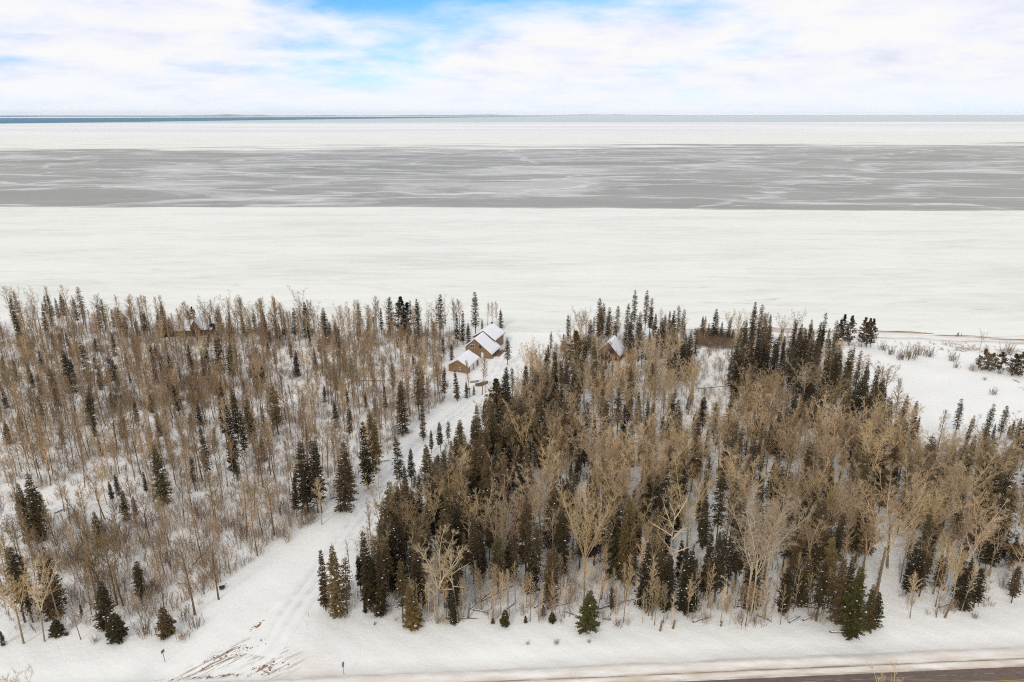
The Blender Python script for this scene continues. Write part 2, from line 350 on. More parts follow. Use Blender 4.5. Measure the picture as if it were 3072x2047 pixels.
xs = np.concatenate([[-60000, -20000, -6000, -2500, -1200, -700, -450, -330], np.arange(-250, 250.1, 1.1), [330, 450, 700, 1200, 2500, 6000, 20000, 60000]])
ys = np.concatenate([[-60000, -15000, -4000, -1200, -400, -100, 20, 60], np.arange(80, 104, 0.3), np.arange(104, 112, 0.6), np.arange(112, 318, 1.0), [330, 345]])
GX, GY = np.meshgrid(xs, ys); GZ = gz(GX, GY)
def vnoise(x, y, s, seed):
    r = np.random.default_rng(seed); a = np.zeros_like(x)
    for k in range(7):
        th = r.uniform(0, 6.28); f = s * r.uniform(.5, 2); a += np.sin((x * math.cos(th) + y * math.sin(th)) * f + r.uniform(0, 6.28))
    return a / 7
nx, ny = len(xs), len(ys)
idx = np.arange(nx * ny).reshape(ny, nx)
quads = np.stack([idx[:-1, :-1], idx[:-1, 1:], idx[1:, 1:], idx[1:, :-1]], -1).reshape(-1, 4)
me = bpy.data.meshes.new('ground')
me.vertices.add(nx * ny); me.vertices.foreach_set('co', np.stack([GX, GY, GZ], -1).reshape(-1))
me.loops.add(quads.size); me.loops.foreach_set('vertex_index', quads.reshape(-1))
me.polygons.add(len(quads)); me.polygons.foreach_set('loop_start', np.arange(0, quads.size, 4)); me.polygons.foreach_set('loop_total', np.full(len(quads), 4))
me.update(); me.validate(); me.polygons.foreach_set('use_smooth', [True] * len(me.polygons)); me.materials.append(M_SNOW)
def inpoly(px_, py_, poly):
    px_ = np.asarray(px_, float); py_ = np.asarray(py_, float); r = np.zeros(px_.shape, bool); n = len(poly)
    for i in range(n):
        x0, y0 = poly[i]; x1, y1 = poly[(i + 1) % n]
        c = ((y0 > py_) != (y1 > py_)); r ^= c & (px_ < (x1 - x0) * (py_ - y0) / ((y1 - y0) or 1e-9) + x0)
    return r
def gpoly(p): return [tuple(gpt(x, y)[:2]) for x, y in p]
WOOD_A = gpoly([(-150, 985), (-200, 1890), (170, 1895), (540, 1895), (620, 1790), (700, 1720), (850, 1640), (960, 1545), (1110, 1410), (1250, 1290), (1350, 1190), (1335, 1130), (1330, 1075), (1400, 1020), (1420, 1000), (1100, 992), (750, 990), (300, 975)])
WOOD_B = gpoly([(960, 1830), (1230, 1872), (1650, 1872), (2300, 1880), (2560, 1885), (2600, 1840), (2610, 1600), (2660, 1590), (2680, 1850), (2760, 1860), (3072, 1810), (3250, 1790), (3250, 1370), (3072, 1350), (2800, 1345), (2690, 1300), (2590, 1190), (2520, 1090), (2440, 1040), (2300, 1012), (1720, 1008), (1640, 1070), (1560, 1180), (1480, 1270), (1380, 1365), (1245, 1490), (1130, 1610), (1060, 1720)])
GLADE = gpoly([(2090, 1040), (2200, 1030), (2190, 1200), (2080, 1200)])
def attr(name, vals):
    a = me.attributes.new(name, 'FLOAT', 'POINT'); a.data.foreach_set('value', np.clip(vals, 0, 1).reshape(-1).astype(np.float32))
inw = (inpoly(GX, GY, WOOD_A) | inpoly(GX, GY, WOOD_B)).astype(float)
dsh = GY - shore(GX)
attr('litter', inw * (0.55 + 0.5 * vnoise(GX, GY, 0.12, 3)) + 0.35 * (GX > 60) * (GX < 250) * (GY > 150) * (GY < 235) * np.clip(vnoise(GX, GY, 0.07, 4) * 2, 0, 1))
attr('sand', ((np.exp(-((dsh + 2.6) / 2.0) ** 2) + 0.6 * np.exp(-((dsh + 9 + 3 * np.sin(GX * .05)) / 1.3) ** 2) + 0.15 * (dsh > -9) * (dsh < 0)) * np.clip((GX - 55) / 25, 0, 1) + 0.4 * np.exp(-((dsh + 1.8) / 1.0) ** 2) * (GX > -10) * (GX < 60)))
c0 = gpt(800, 1965); c1 = gpt(815, 2018); c2 = gpt(600, 2030)
def ell(c, ax, ay, th):
    dx, dy = GX - c.x, GY - c.y; u = dx * math.cos(th) + dy * math.sin(th); v = -dx * math.sin(th) + dy * math.cos(th)
    return np.clip(1.4 * (1 - (u / ax) ** 2 - (v / ay) ** 2), 0, 1)
attr('scrape', np.maximum.reduce([ell(gpt(700, 1962), 10, 2.8, R(36)), 0.6 * ell(gpt(820, 1985), 6, 4.5, 0), ell(gpt(800, 2000), 3.0, 1.6, R(5)), 0.9 * ell(gpt(640, 2028), 10, 0.7, R(4)), 0.8 * ell(gpt(785, 1872), 2.4, 0.5, R(55))]))
rdist = GY - (ROAD0 + ROADS * GX)
attr('grime', 0.9 * np.exp(-((rdist - 1.75) / 0.22) ** 2) + 0.5 * np.exp(-((rdist - 0.35) / 0.3) ** 2) + 0.25 * np.exp(-((rdist - 4.3) / 0.3) ** 2))
attr('road_dust', np.exp(-((rdist - 1.0) / 1.3) ** 2) + 0.55 * np.exp(-((rdist - 3.2) / 2.2) ** 2) + 0.35 * ell(gpt(930, 2010), 6, 5, 0))
tag(link('ground', me), kind='structure')

# driveway strip with worn ruts
mb = MB(); prof = [(-3.4, .04), (-2.6, .16), (-2.0, .10), (-1.3, .055), (-0.8, .05), (-0.3, .10), (0.3, .10), (0.8, .05), (1.3, .055), (2.0, .10), (2.6, .15), (3.4, .04)]
vs_ = []
for i, c in enumerate(DC):
    d = DC[min(i + 1, len(DC) - 1)] - DC[max(i - 1, 0)]; d = d / np.hypot(*d); n = np.array([d[1], -d[0]])
    k = 1.0 + 0.5 * max(0, 1 - i / 14)
    for o, z in prof:
        p = c + n * o * k; e = 0.0 if abs(o) > 3 else min(1.0, max(0.0, (i - 15) / 10))
        vs_.append((p[0], p[1], zg(p[0], p[1]) + 0.02 + e * (z - .02 + 0.02 * math.sin(i * 1.3 + o * 2))))
m_ = len(prof)
mb.add(vs_, [(i * m_ + j, i * m_ + j + 1, (i + 1) * m_ + j + 1, (i + 1) * m_ + j) for i in range(15, len(DC) - 1) for j in range(m_ - 1)])
dv = tag(mb.build('driveway', M_DRIVE, smooth=True), kind='structure')
ra = dv.data.attributes.new('rut', 'FLOAT', 'POINT'); ra.data.foreach_set('value', [min(1.0, max(0.0, (i // m_ - 15) / 12)) if .7 < abs(prof[i % m_][0]) < 1.4 else 0.0 for i in range(len(dv.data.vertices))])

# lake and far shore
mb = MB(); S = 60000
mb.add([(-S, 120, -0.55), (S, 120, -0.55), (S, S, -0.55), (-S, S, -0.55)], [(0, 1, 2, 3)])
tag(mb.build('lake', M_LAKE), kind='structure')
mb = MB(); pts = []
n = 150
for i in range(n + 1):
    u = i / n; x = -26000 + 40000 * u; y = 8500 + 52000 * u ** 1.55
    h = (150 + 60 * math.sin(i * .21) + 40 * math.sin(i * .57 + 1) + 26 * math.sin(i * 1.9) + 16 * math.sin(i * 3.7)) * (0.27 + 0.1 * u)
    pts.append((x, y, h))
nvx = []
for x, y, h in pts:
    nvx += [(x, y, -1.5), (x - 80, y + 160, 14), (x - 700, y + 900, h * .45), (x - 1800, y + 2400, h), (x - 6000, y + 6000, -5)]
mb.add(nvx, [(i * 5 + j, i * 5 + 5 + j, i * 5 + 6 + j, i * 5 + 1 + j) for i in range(n) for j in range(1, 4)], 0)
mb.add(nvx, [(i * 5, i * 5 + 5, i * 5 + 6, i * 5 + 1) for i in range(n)], 1)
tag(mb.build('far_hills', [M_HILL, M_FARICE], smooth=True), kind='structure')

# road with its painted lines
def strip(name, off0, off1, z, m, x0=-120, x1=260, parent=None, gaps=None, seg=3.0):
    mb = MB(); x = x0
    while x < x1:
        if gaps is None or not gaps(x):
            ya, yb = ROAD0 + ROADS * x, ROAD0 + ROADS * (x + seg)
            mb.add([(x, ya + off0, z), (x + seg, yb + off0, z), (x + seg, yb + off1, z), (x, ya + off1, z)], [(0, 1, 2, 3)])
        x += seg
    return mb.build(name, m, parent)
road = tag(strip('road', -6.6, 0.15, 0.012, M_ASPHALT), kind='structure')
strip('yellow_line', -2.62, -2.50, 0.018, M_YELLOW, parent=road)
strip('yellow_line', -2.88, -2.76, 0.018, M_YELLOW, parent=road)
wl = strip('white_edge_line', -1.05, -0.93, 0.018, M_WHITEP, parent=road, gaps=lambda x: math.sin(x * 0.9) + math.sin(x * 2.3) > 0.1, seg=0.9)
wl['kind'] = 'stuff'

# ------------------------------------------------------------------ buildings
def gable_house(name, label, loc, rz, W, D, he_l, he_r, apex_x, hr, wallm, trimm, over=0.35, snow=0.22, cat='house', parent=None):
    """local x = width of the gable front, y = depth; front gable at y = 0"""
    root = parent or thing(name, label, cat, loc, rz)
    mb = MB(); mb.prism([(0, -0.5), (W, -0.5), (W, he_r), (apex_x, hr), (0, he_l)], 0, D); mb.build('wall', wallm, root)
    sl, sr = (hr - he_l) / apex_x, (hr - he_r) / (W - apex_x)
    def slab(zlo, zhi, ov, ya, yb):
        L_ = [(-ov, he_l - sl * ov), (apex_x, hr), (W + ov, he_r - sr * ov)]
        return [(x, z + zhi) for x, z in L_] + [(x, z + zlo) for x, z in reversed(L_)], ya, yb
    mb = MB(); p, a, b_ = slab(0.02, 0.18, over, -over, D + over); mb.prism(p, a, b_); roof = mb.build('roof', trimm, root)
    mb = MB(); k = 14; L_ = [(-over - .04, he_l - sl * (over + .04)), (apex_x, hr), (W + over + .04, he_r - sr * (over + .04))]
    # snow blanket with a softly uneven surface
    secs = []
    for i in range(k + 1):
        y = -over - .06 + (D + 2 * over + .12) * i / k; row = []
        for seg in range(2):
            for j in range(8):
                u = j / 8; x = L_[seg][0] + (L_[seg + 1][0] - L_[seg][0]) * u; z = L_[seg][1] + (L_[seg + 1][1] - L_[seg][1]) * u
                row.append((x, y, z + .185 + snow * (0.75 + 0.2 * math.sin(x * 2.1 + y * 1.3) + .15 * math.sin(y * 2.9 - x))))
        row.append((L_[2][0], y, L_[2][1] + .185 + snow * .7)); secs.append(row)
    r_ = len(secs[0]); top = [p for s_ in secs for p in s_]; low = [(x, y, z - snow) for x, y, z in top]; nn = len(top)
    fs = []
    for i in range(k):
        for j in range(r_ - 1):
            q = (i * r_ + j, i * r_ + j + 1, (i + 1) * r_ + j + 1, (i + 1) * r_ + j); fs.append(q)
    rim = [(0, j) for j in range(r_)] + [(i, r_ - 1) for i in range(1, k + 1)] + [(k, j) for j in range(r_ - 2, -1, -1)] + [(i, 0) for i in range(k - 1, 0, -1)]
    ids = [i * r_ + j for i, j in rim]
    for q in range(len(ids)):
        a_, b2 = ids[q], ids[(q + 1) % len(ids)]; fs.append((b2, a_, a_ + nn, b2 + nn))
    mb.add(top + low, fs); mb.build('snow_cover', M_ROOF, roof, smooth=True)
    # barge boards along the front gable
    mb = MB()
    for (xa, za), (xb, zb) in ((L_[0], L_[1]), (L_[1], L_[2])):
        mb.prism([(xa, za - .10), (xb, zb - .10), (xb, zb + .17), (xa, za + .17)], -over - .05, -over - .005)
    mb.build('barge_board', M_TRIM if trimm is M_TRIM else M_BTRIM, roof)
    return root
def window(root, x, z, w_, h_, y=0.0, frame=M_TRIM, mull=1, side=None):
    """window on the gable front (side None) or on a side wall at local x = side"""
    def tr(p):
        if side is None: return p
        return [(side + (-(q[1] - y)) * (1 if side > 0 else -1), q[0], q[2]) for q in p]
    def put(mb, lo, hi):
        o = len(mb.v); mb.box(lo, hi); mb.v[o:] = tr(mb.v[o:])
    mb = MB(); t_ = .09
    for lo, hi in (((x, y - .07, z), (x + t_, y + .02, z + h_)), ((x + w_ - t_, y - .07, z), (x + w_, y + .02, z + h_)),
                   ((x + t_, y - .07, z), (x + w_ - t_, y + .02, z + t_)), ((x + t_, y - .07, z + h_ - t_), (x + w_ - t_, y + .02, z + h_))):
        put(mb, lo, hi)
    for i in range(mull):
        cx = x + w_ * (i + 1) / (mull + 1); put(mb, (cx - .04, y - .066, z + t_), (cx + .04, y + .018, z + h_ - t_))
    win = mb.build('window', frame, root)
    pw = (w_ - 2 * t_) / (mull + 1)
    for i in range(mull + 1):
        mb = MB(); put(mb, (x + t_ + pw * i, y - .03, z + t_), (x + t_ + pw * (i + 1), y - .012, z + h_ - t_)); mb.build('pane', M_GLASS, win)
    return win
# tan house by the shore: long lower roof and a taller rear section with a flatter roof
AH = R(-19)
fr = gpt(1300 + 1055 / 6.03, 940 + 830 / 6.03)
hx = Vector((math.cos(AH), math.sin(AH), 0))
hl = fr - hx * 10.2
H1 = gable_house('house', 'tan sided house with stepped snowy roofs at the end of the driveway', (hl.x, hl.y, 0), AH, 10.2, 8.6, 3.9, 2.1, 3.8, 7.2, M_TAN, M_TRIM)
window(H1, 1.75, 3.55, 1.75, 1.25)
window(H1, 5.35, 3.6, 0.85, 1.25, mull=0, frame=M_WOOD)
mb = MB(); mb.prism([(0, 0), (.95, 0), (.95, 2.05), (0, 2.05)], -.06, .01); d_ = mb.build('door', M_TRIM, H1); d_.location = (6.1, 0, .1)
mb = MB(); mb.box((.75, -.10, 1.0), (.83, -.061, 1.08)); mb.build('handle', M_DARK, d_)
# rear section
sub = link('rear_section', None, H1); sub.location = (0, 8.3, 0)
mb = MB(); W2a, W2b, ap = -0.2, 8.2, 3.9
def rear():
    mb = MB(); mb.prism([(W2a, -.5), (W2b, -.5), (W2b, 4.55), (ap, 7.6), (W2a, 5.0)], 0.0, 10.2); mb.build('rear_wall', M_TAN, sub)
    mb = MB(); ov = .55; sl_, sr_ = (7.6 - 5.0) / (ap - W2a), (7.6 - 4.55) / (W2b - ap)
    Lr = [(W2a - ov, 5.0 - sl_ * ov), (ap, 7.6), (W2b + ov, 4.55 - sr_ * ov)]
    mb.prism([(x, z + .30) for x, z in Lr] + [(x, z - .02) for x, z in reversed(Lr)], -.45, 10.7); mb.build('rear_roof', M_BTRIM, sub)
    mb = MB(); rows = []
    for i in range(13):
        y = -.42 + 11.08 * i / 12
        for seg in range(2):
            for j in range(7):
                u = j / 7; x = Lr[seg][0] + (Lr[seg + 1][0] - Lr[seg][0]) * u; z = Lr[seg][1] + (Lr[seg + 1][1] - Lr[seg][1]) * u
                rows.append((x, y, z + .31 + .2 * (.8 + .2 * math.sin(x * 1.9 + y * 1.1))))
        rows.append((Lr[2][0], y, Lr[2][1] + .47))
    r_ = 15; nn = len(rows); low = [(x, y, z - .21) for x, y, z in rows]
    fs = [(i * r_ + j, i * r_ + j + 1, (i + 1) * r_ + j + 1, (i + 1) * r_ + j) for i in range(12) for j in range(r_ - 1)]
    ids = list(range(r_)) + [i * r_ + r_ - 1 for i in range(1, 13)] + [12 * r_ + j for j in range(r_ - 2, -1, -1)] + [i * r_ for i in range(11, 0, -1)]
    fs += [(ids[(q + 1) % len(ids)], ids[q], ids[q] + nn, ids[(q + 1) % len(ids)] + nn) for q in range(len(ids))]
    mb.add(rows + low, fs); mb.build('rear_snow_cover', M_ROOF, sub, smooth=True)
    mb = MB(); mb.box((ap - .5, 9.2, 7.2), (ap + .1, 9.8, 8.5)); mb.build('chimney', M_DARK, sub)
rear()
# porch along the lake end of the side wall
mb = MB(); mb.box((10.2, 3.2, .25), (12.0, 9.4, .45)); pch = mb.build('porch_deck', M_WOOD, H1)
for i in range(5):
    mb = MB(); mb.box((11.82, 3.3 + i * 1.5, .45), (11.94, 3.42 + i * 1.5, 1.5)); mb.build('porch_post', M_BTRIM, pch)
mb = MB(); mb.box((11.84, 3.3, 1.35), (11.92, 9.4, 1.47)); mb.build('porch_rail', M_BTRIM, pch)
for i in range(3): window(H1, 1.0 + i * 2.4, .75, 1.1, 1.0, side=10.2, frame=M_BTRIM, mull=0)
# tan garage
gl = gpt(1300 + 278 / 6.03, 940 + 1052 / 6.03)
G1 = gable_house('garage', 'tan garage with snowy gable roof beside the driveway', (gl.x, gl.y, 0), R(-18), 7.4, 9.8, 2.6, 2.6, 3.6, 4.75, M_TAN, M_TRIM, cat='garage')
window(G1, 3.95, 1.15, .7, .75, mull=0)
mb = MB(); mb.box((7.38, 1.4, 0), (7.44, 4.0, 2.1)); gd = mb.build('garage_door', M_TRIM, G1)
for i in range(4):
    mb = MB(); mb.box((7.441, 1.5, .06 + i * .51), (7.47, 3.9, .50 + i * .51)); mb.build('door_panel', M_TRIM, gd)
mb = MB(); mb.box((7.38, 5.0, 0), (7.44, 7.6, 2.1)); gd = mb.build('garage_door', M_TRIM, G1)
for i in range(4):
    mb = MB(); mb.box((7.441, 5.1, .06 + i * .51), (7.47, 7.5, .50 + i * .51)); mb.build('door_panel', M_TRIM, gd)
# dark brown cabin among the trees
cr = gpt(1857, 1087); ax_ = R(-22); cl = cr - Vector((math.cos(ax_), math.sin(ax_), 0)) * 7.6
C1 = gable_house('cabin', 'dark plum-brown cabin with steep snowy roof deep in the trees', (cl.x, cl.y, 0), ax_, 7.6, 8.5, 3.4, 2.5, 3.5, 6.9, M_PLUM, M_BTRIM, cat='cabin')
window(C1, 3.6, 3.2, 1.0, 1.0, frame=M_BTRIM, mull=1)
mb = MB(); mb.box((2.6, -1.1, 1.9), (5.2, 0, 2.05)); bal = mb.build('balcony', M_WOOD, C1)
mb = MB(); mb.box((2.6, -1.12, 2.75), (5.2, -1.04, 2.85)); mb.build('rail', M_TRIM, bal)
for i in range(7):
    mb = MB(); mb.box((2.62 + i * .42, -1.1, 2.05), (2.67 + i * .42, -1.05, 2.75)); mb.build('baluster', M_WOOD, bal)
window(C1, .7, .9, .9, 1.1, frame=M_BTRIM, mull=0)
# red-brown lodge on the wooded shore: low wing and a taller gable
lc = gpt(587, 1010)
C2 = thing('lodge', 'red-brown cabin with pale snowy roof on the wooded shore', 'cabin', (lc.x, lc.y, 0), R(6))
mb = MB(); mb.prism([(-1.6, -.5), (1.7, -.5), (1.7, 3.6), (.05, 6.4), (-1.6, 3.6)], 0, 7.5); mb.build('gable_wall', M_RED, C2)
mb = MB(); mb.prism([(-2.0, 3.1), (.05, 6.6), (2.1, 3.1), (2.1, 2.95), (.05, 6.42), (-2.0, 2.95)], -.4, 7.8); gr_ = mb.build('gable_roof', M_BTRIM, C2)
mb = MB(); mb.prism([(-2.05, 3.2), (.05, 6.85), (2.15, 3.2), (2.12, 3.12), (.05, 6.61), (-2.02, 3.12)], 0.2, 7.7); mb.build('snow_cover', M_ROOF, gr_)
window(C2, -.6, 3.6, 1.2, 1.0, frame=M_BTRIM)
def xwing(root, x0, x1, y0, y1, he, hr, wallm):
    mid = (y0 + y1) / 2
    mb = MB(); q = [(y0, -.5), (y1, -.5), (y1, he), (mid, hr), (y0, he)]
    mb.add([(x0, a_, b2) for a_, b2 in q] + [(x1, a_, b2) for a_, b2 in q], [(0, 1, 2, 3, 4), (9, 8, 7, 6, 5)] + [(i, i + 5, (i + 1) % 5 + 5, (i + 1) % 5) for i in range(5)])
    mb.build('wing_wall', wallm, root)
    s_ = (hr - he) / (mid - y0); o = .4
    def sl(a_, b2, e, nm, m, par):
        q = [(y0 - o - e, he - s_ * (o + e) + a_), (mid, hr + a_), (y1 + o + e, he - s_ * (o + e) + a_), (y1 + o + e, he - s_ * (o + e) + b2), (mid, hr + b2), (y0 - o - e, he - s_ * (o + e) + b2)]
        mb = MB(); mb.add([(x0 - .3 - e, a3, b3) for a3, b3 in q] + [(x1 + .3 + e, a3, b3) for a3, b3 in q], [tuple(range(6)), tuple(range(11, 5, -1))] + [(i, i + 6, (i + 1) % 6 + 6, (i + 1) % 6) for i in range(6)])
        return mb.build(nm, m, par)
    r_ = sl(.02, .17, 0, 'wing_roof', M_BTRIM, root); sl(.175, .42, .04, 'snow_cover', M_ROOF, r_)
xwing(C2, -11.5, -1.62, 0.8, 7.0, 2.6, 5.6, M_RED)
xwing(C2, 1.72, 6.0, 1.5, 6.5, 2.4, 4.0, M_RED)
# little log cabin near the highway
kc = gpt(3000, 1650)
C3 = thing('log_cabin', 'small honey-brown log cabin with snowy roof near the highway', 'cabin', (kc.x, kc.y, 0), R(-14))
xwing(C3, 0, 6.0, 0, 4.6, 2.1, 3.5, M_LOG)
mb = MB(); mb.box((2.2, -.04, .1), (3.1, .01, 1.95)); mb.build('door', M_BTRIM, C3)
window(C3, 4.0, .9, 1.0, .8, frame=M_BTRIM)

# boats and bits beside the garage
def boat(name, label, loc, rz, Ln, Wd, Ht, m, up=True):
    root = thing(name, label, 'boat', loc, rz); mb = MB(); n = 12; rows = []
    for i in range(n + 1):
        u = i / n; wd = Wd * .5 * (1 - abs(2 * u - 0.7) ** 2.6 / 2.2 if u < .999 else 0.02) * (1 if u < .6 else max(.03, 1 - ((u - .6) / .4) ** 2)); sh_ = Ht * (1 + .55 * max(0, u - .5) ** 2 * 4)
        rows.append([(Ln * (u - .5), -wd, sh_), (Ln * (u - .5), -wd * .8, sh_ * .35), (Ln * (u - .5), 0, .03 + .25 * max(0, u - .8)), (Ln * (u - .5), wd * .8, sh_ * .35), (Ln * (u - .5), wd, sh_)])
    vv = [p for r_ in rows for p in r_]
    mb.add(vv, [(i * 5 + j, i * 5 + j + 1, (i + 1) * 5 + j + 1, (i + 1) * 5 + j) for i in range(n) for j in range(4)] + [(0, 1, 2, 3, 4)])
    o = mb.build('hull', m, root, smooth=False); sm = o.modifiers.new('thick', 'SOLIDIFY'); sm.thickness = .06
    for xx in (-.22, .12):
        mb = MB(); mb.box((Ln * xx - .14, -Wd * .42, Ht * .62), (Ln * xx + .14, Wd * .42, Ht * .68)); mb.build('seat', M_WOOD, root)
    if not up: root.rotation_euler = (math.pi, 0, rz)
    return root
p = gpt(1300 + 880 / 6.03, 940 + 1300 / 6.03); boat('rowboat', 'brown rowboat with raised bow parked beside the driveway', (p.x, p.y, zg(p.x, p.y)), R(32), 4.6, 1.6, .75, M_BOAT)
p = gpt(1300 + 750 / 6.03, 940 + 1245 / 6.03); boat('rowboat', 'small grey overturned boat lying near the garage', (p.x, p.y, zg(p.x, p.y) + .62), R(20), 3.2, 1.3, .6, M_GREYHULL, up=False)
p = gpt(1300 + 637 / 6.03, 940 + 1380 / 6.03)
k = thing('crate', 'dark weathered crate sitting in snow below the garage', 'crate', (p.x, p.y, zg(p.x, p.y)))
mb = MB(); mb.box((-.45, -.35, 0), (.45, .35, .62)); mb.build('body', M_GREYW, k)
for i in range(3):
    mb = MB(); mb.box((-.47, -.38, .04 + i * .2), (.47, -.351, .2 + i * .2)); mb.build('slat', M_GREYW, k)
mb = MB(); mb.box((-.46, -.36, .62), (.46, .36, .70)); mb.build('snow_cap', M_ROOF, k)

# signs, stakes and stray things by the highway
p = gpt(495, 1984); x, y, h = place(489, 1944, 1984)
k = thing('sign_post', 'leaning grey post with small square plate on the snowy verge', 'sign', (p.x, p.y, zg(p.x, p.y)), R(62)); k.rotation_euler = (0, R(-3), R(62))
mb = MB(); mb.tube([(0, 0, -.3), (0, 0, 1.2), (0, 0, 2.5)], [.05, .05, .05], 6); mb.build('post', M_GREYW, k)
mb = MB(); mb.box((-.3, -.09, 1.95), (.3, -.051, 2.5)); mb.build('sign_plate', M_GREYW, k)
p = gpt(1032, 2024)
k = thing('address_sign', 'blue plate on a thin dark post at the edge of the highway', 'sign', (p.x, p.y, zg(p.x, p.y)), R(68)); k.rotation_euler = (0, R(-2), R(66))
mb = MB(); mb.tube([(0, 0, -.3), (0, 0, 1.3), (0, 0, 2.6)], [.035, .035, .035], 6); mb.build('post', M_DARK, k)
mb = MB(); mb.prism([(-.16, 1.55), (.16, 1.55), (.28, 2.0), (.28, 2.5), (-.28, 2.5), (-.28, 2.0)], -.06, -.036); mb.build('sign_plate', M_BLUE, k)
def stake(px_, py_, hh, m, label, cat='stake', name='stake', lean=3):
    p = gpt(px_, py_); k = thing(name, label, cat, (p.x, p.y, zg(p.x, p.y)), random.uniform(0, 6)); k.rotation_euler = (R(lean), R(-lean), 0)
    mb = MB(); mb.tube([(0, 0, -.2), (0, 0, hh * .6), (0, 0, hh)], [.035, .03, .025], 5); mb.build('rod', m, k)
    mb = MB(); mb.box((-.03, -.03, hh), (.03, .03, hh + .06)); mb.build('cap', m, k)
stake(178.5, 1951, .95, M_ORANGE, 'short pale orange stake standing in the open snow')
stake(922, 1877, .8, M_ORANGE, 'short faded orange stake beside the driveway mouth')
stake(927, 1852, .9, M_GREYW, 'thin grey stake in snow by three clustered firs')
p = gpt(667, 1769)
k = thing('garden_cart', 'small dark green cart with a looped handle stuck in snow', 'cart', (p.x, p.y, zg(p.x, p.y)), R(25))
mb = MB(); q = [(-.4, -.3), (.35, -.3), (.35, .3), (-.4, .3)]; q2 = [(-.5, -.4), (.5, -.4), (.5, .4), (-.5, .4)]
mb.add([(a_, b2, .12) for a_, b2 in q] + [(a_, b2, .5) for a_, b2 in q2], [(3, 2, 1, 0), (0, 1, 5, 4), (1, 2, 6, 5), (2, 3, 7, 6), (3, 0, 4, 7)]); o = mb.build('tray', M_GREEN, k)
mb = MB(); mb.tube([(.45, -.3, .4), (.75, -.28, .85), (.85, 0, .95), (.75, .28, .85), (.45, .3, .4)], [.035] * 5, 5); mb.build('handle', M_DARK, k)
mb = MB(); mb.tube([(.1, -.33, .12), (.1, -.27, .12)], [.16, .16], 10); mb.build('wheel', M_DARK, k)
mb = MB(); mb.tube([(.1, .27, .12), (.1, .33, .12)], [.16, .16], 10); mb.build('wheel', M_DARK, k)
# posts on the beach
p = gpt(2872, 1010); k = thing('timber_frame', 'pair of brown timbers leaning together on the beach', 'timber', (p.x, p.y, zg(p.x, p.y)))
mb = MB(); mb.tube([(-.5, 0, -.2), (-.2, 0, .8), (0, 0, 1.7)], [.17, .15, .1], 6); mb.build('timber', M_WOOD, k)
mb = MB(); mb.tube([(.55, .2, -.2), (.35, .1, .7), (.3, 0, 1.6)], [.17, .15, .1], 6); mb.build('timber', M_WOOD, k)
mb = MB(); mb.box((-.2, -.06, 1.25), (.5, .06, 1.42)); mb.build('crossbar', M_WOOD, k)
p = gpt(2883.5, 1009.5); k = thing('beach_post', 'single thin dark post standing on the beach', 'post', (p.x, p.y, zg(p.x, p.y)))
mb = MB(); mb.tube([(0, 0, -.2), (.05, 0, .8), (.1, 0, 1.5)], [.1, .09, .07], 6); mb.build('shaft', M_DARK, k)
mb = MB(); mb.tube([(-.3, .05, .05), (.3, 0, .08)], [.09, .07], 5); mb.build('foot', M_DARK, k)

# ------------------------------------------------------------------ trees
def spruce(h, wd, seed, dens=1.0, bare=0.06, snow=20, droop=0.42, ragged=0.5, taper=0.85):
    """returns trunk and crown builders of a conifer of nominal height h and crown radius wd"""
    r = random.Random(seed); tr = MB(); cr_ = MB()
    bend = [r.uniform(-.12, .12), r.uniform(-.12, .12)]
    def ax(z): return Vector((bend[0] * math.sin(z * .35), bend[1] * math.sin(z * .3 + 1) - bend[1] * .84, z))
    tr.tube([ax(-.4 + (h + .2) * i / 6) for i in range(7)], [.011 * h * (1 - i / 6) ** .9 + .02 for i in range(7)], 6)
    z = h * bare
    while z < h - .15:
        u = (z - h * bare) / (h * (1 - bare)); prof_ = wd * min(1.0, (1.02 - u) ** taper) * min(1, .55 + u * 3)
        nb = r.randint(5, 7) if u < .85 else r.randint(4, 5); ph = r.uniform(0, 6.28)
        for k in range(nb):
            a_ = ph + k * 6.283 / nb + r.uniform(-.3, .3); Lb = prof_ * r.uniform(1 - ragged, 1.12) + .12
            if r.random() < .08: continue
            d = Vector((math.cos(a_), math.sin(a_), 0)); sd_ = Vector((-d.y, d.x, 0)); z0 = z + r.uniform(-.12, .12); o = ax(z0)
            def bp(s_): return o + d * Lb * s_ + Vector((0, 0, Lb * (.10 * (1 - u) * s_ + (.55 * u - droop * (1 - .6 * u)) * s_ ** 1.4)))
            cr_.spike(o, bp(.85), .018 + .012 * (1 - u), 1)
            ns = max(4, int((3 + Lb * 6.5) * dens))
            for j in range(ns):
                s_ = .12 + .88 * (j + r.random()) / ns; q = bp(s_)
                ln = (.26 + .38 * (1 - s_ * .6) * min(1, Lb)) * r.uniform(.7, 1.25); sg = 1 if j % 2 else -1
                dr = (d * r.uniform(.35, .9) + sd_ * sg * r.uniform(.4, 1.0) + Vector((0, 0, r.uniform(-.55, .12)))).normalized()
                wv = dr.cross(Vector((r.uniform(-.4, .4), r.uniform(-.4, .4), 1))).normalized() * ln * r.uniform(.20, .36)
                mid = q + dr * ln * .45
                cr_.add([q, mid + wv - Vector((0, 0, .04)), q + dr * ln, mid - wv - Vector((0, 0, .04))], [(0, 1, 2, 3)], 0)
            if snow and r.random() < snow / (h * 16) and u < .93:
                s_ = r.uniform(.45, .95); rr = r.uniform(.09, .24) * (1.1 - .5 * u); cr_.blob(bp(s_) + Vector((0, 0, .05)), rr, .5, 2)
        z += (.27 + .24 * (1 - u)) * r.uniform(.75, 1.25)
    for k in range(5): cr_.spike(ax(h - .5 + k * .1), ax(h) + Vector((r.uniform(-.08, .08), r.uniform(-.08, .08), .25)), .04, 0)
    return tr, cr_
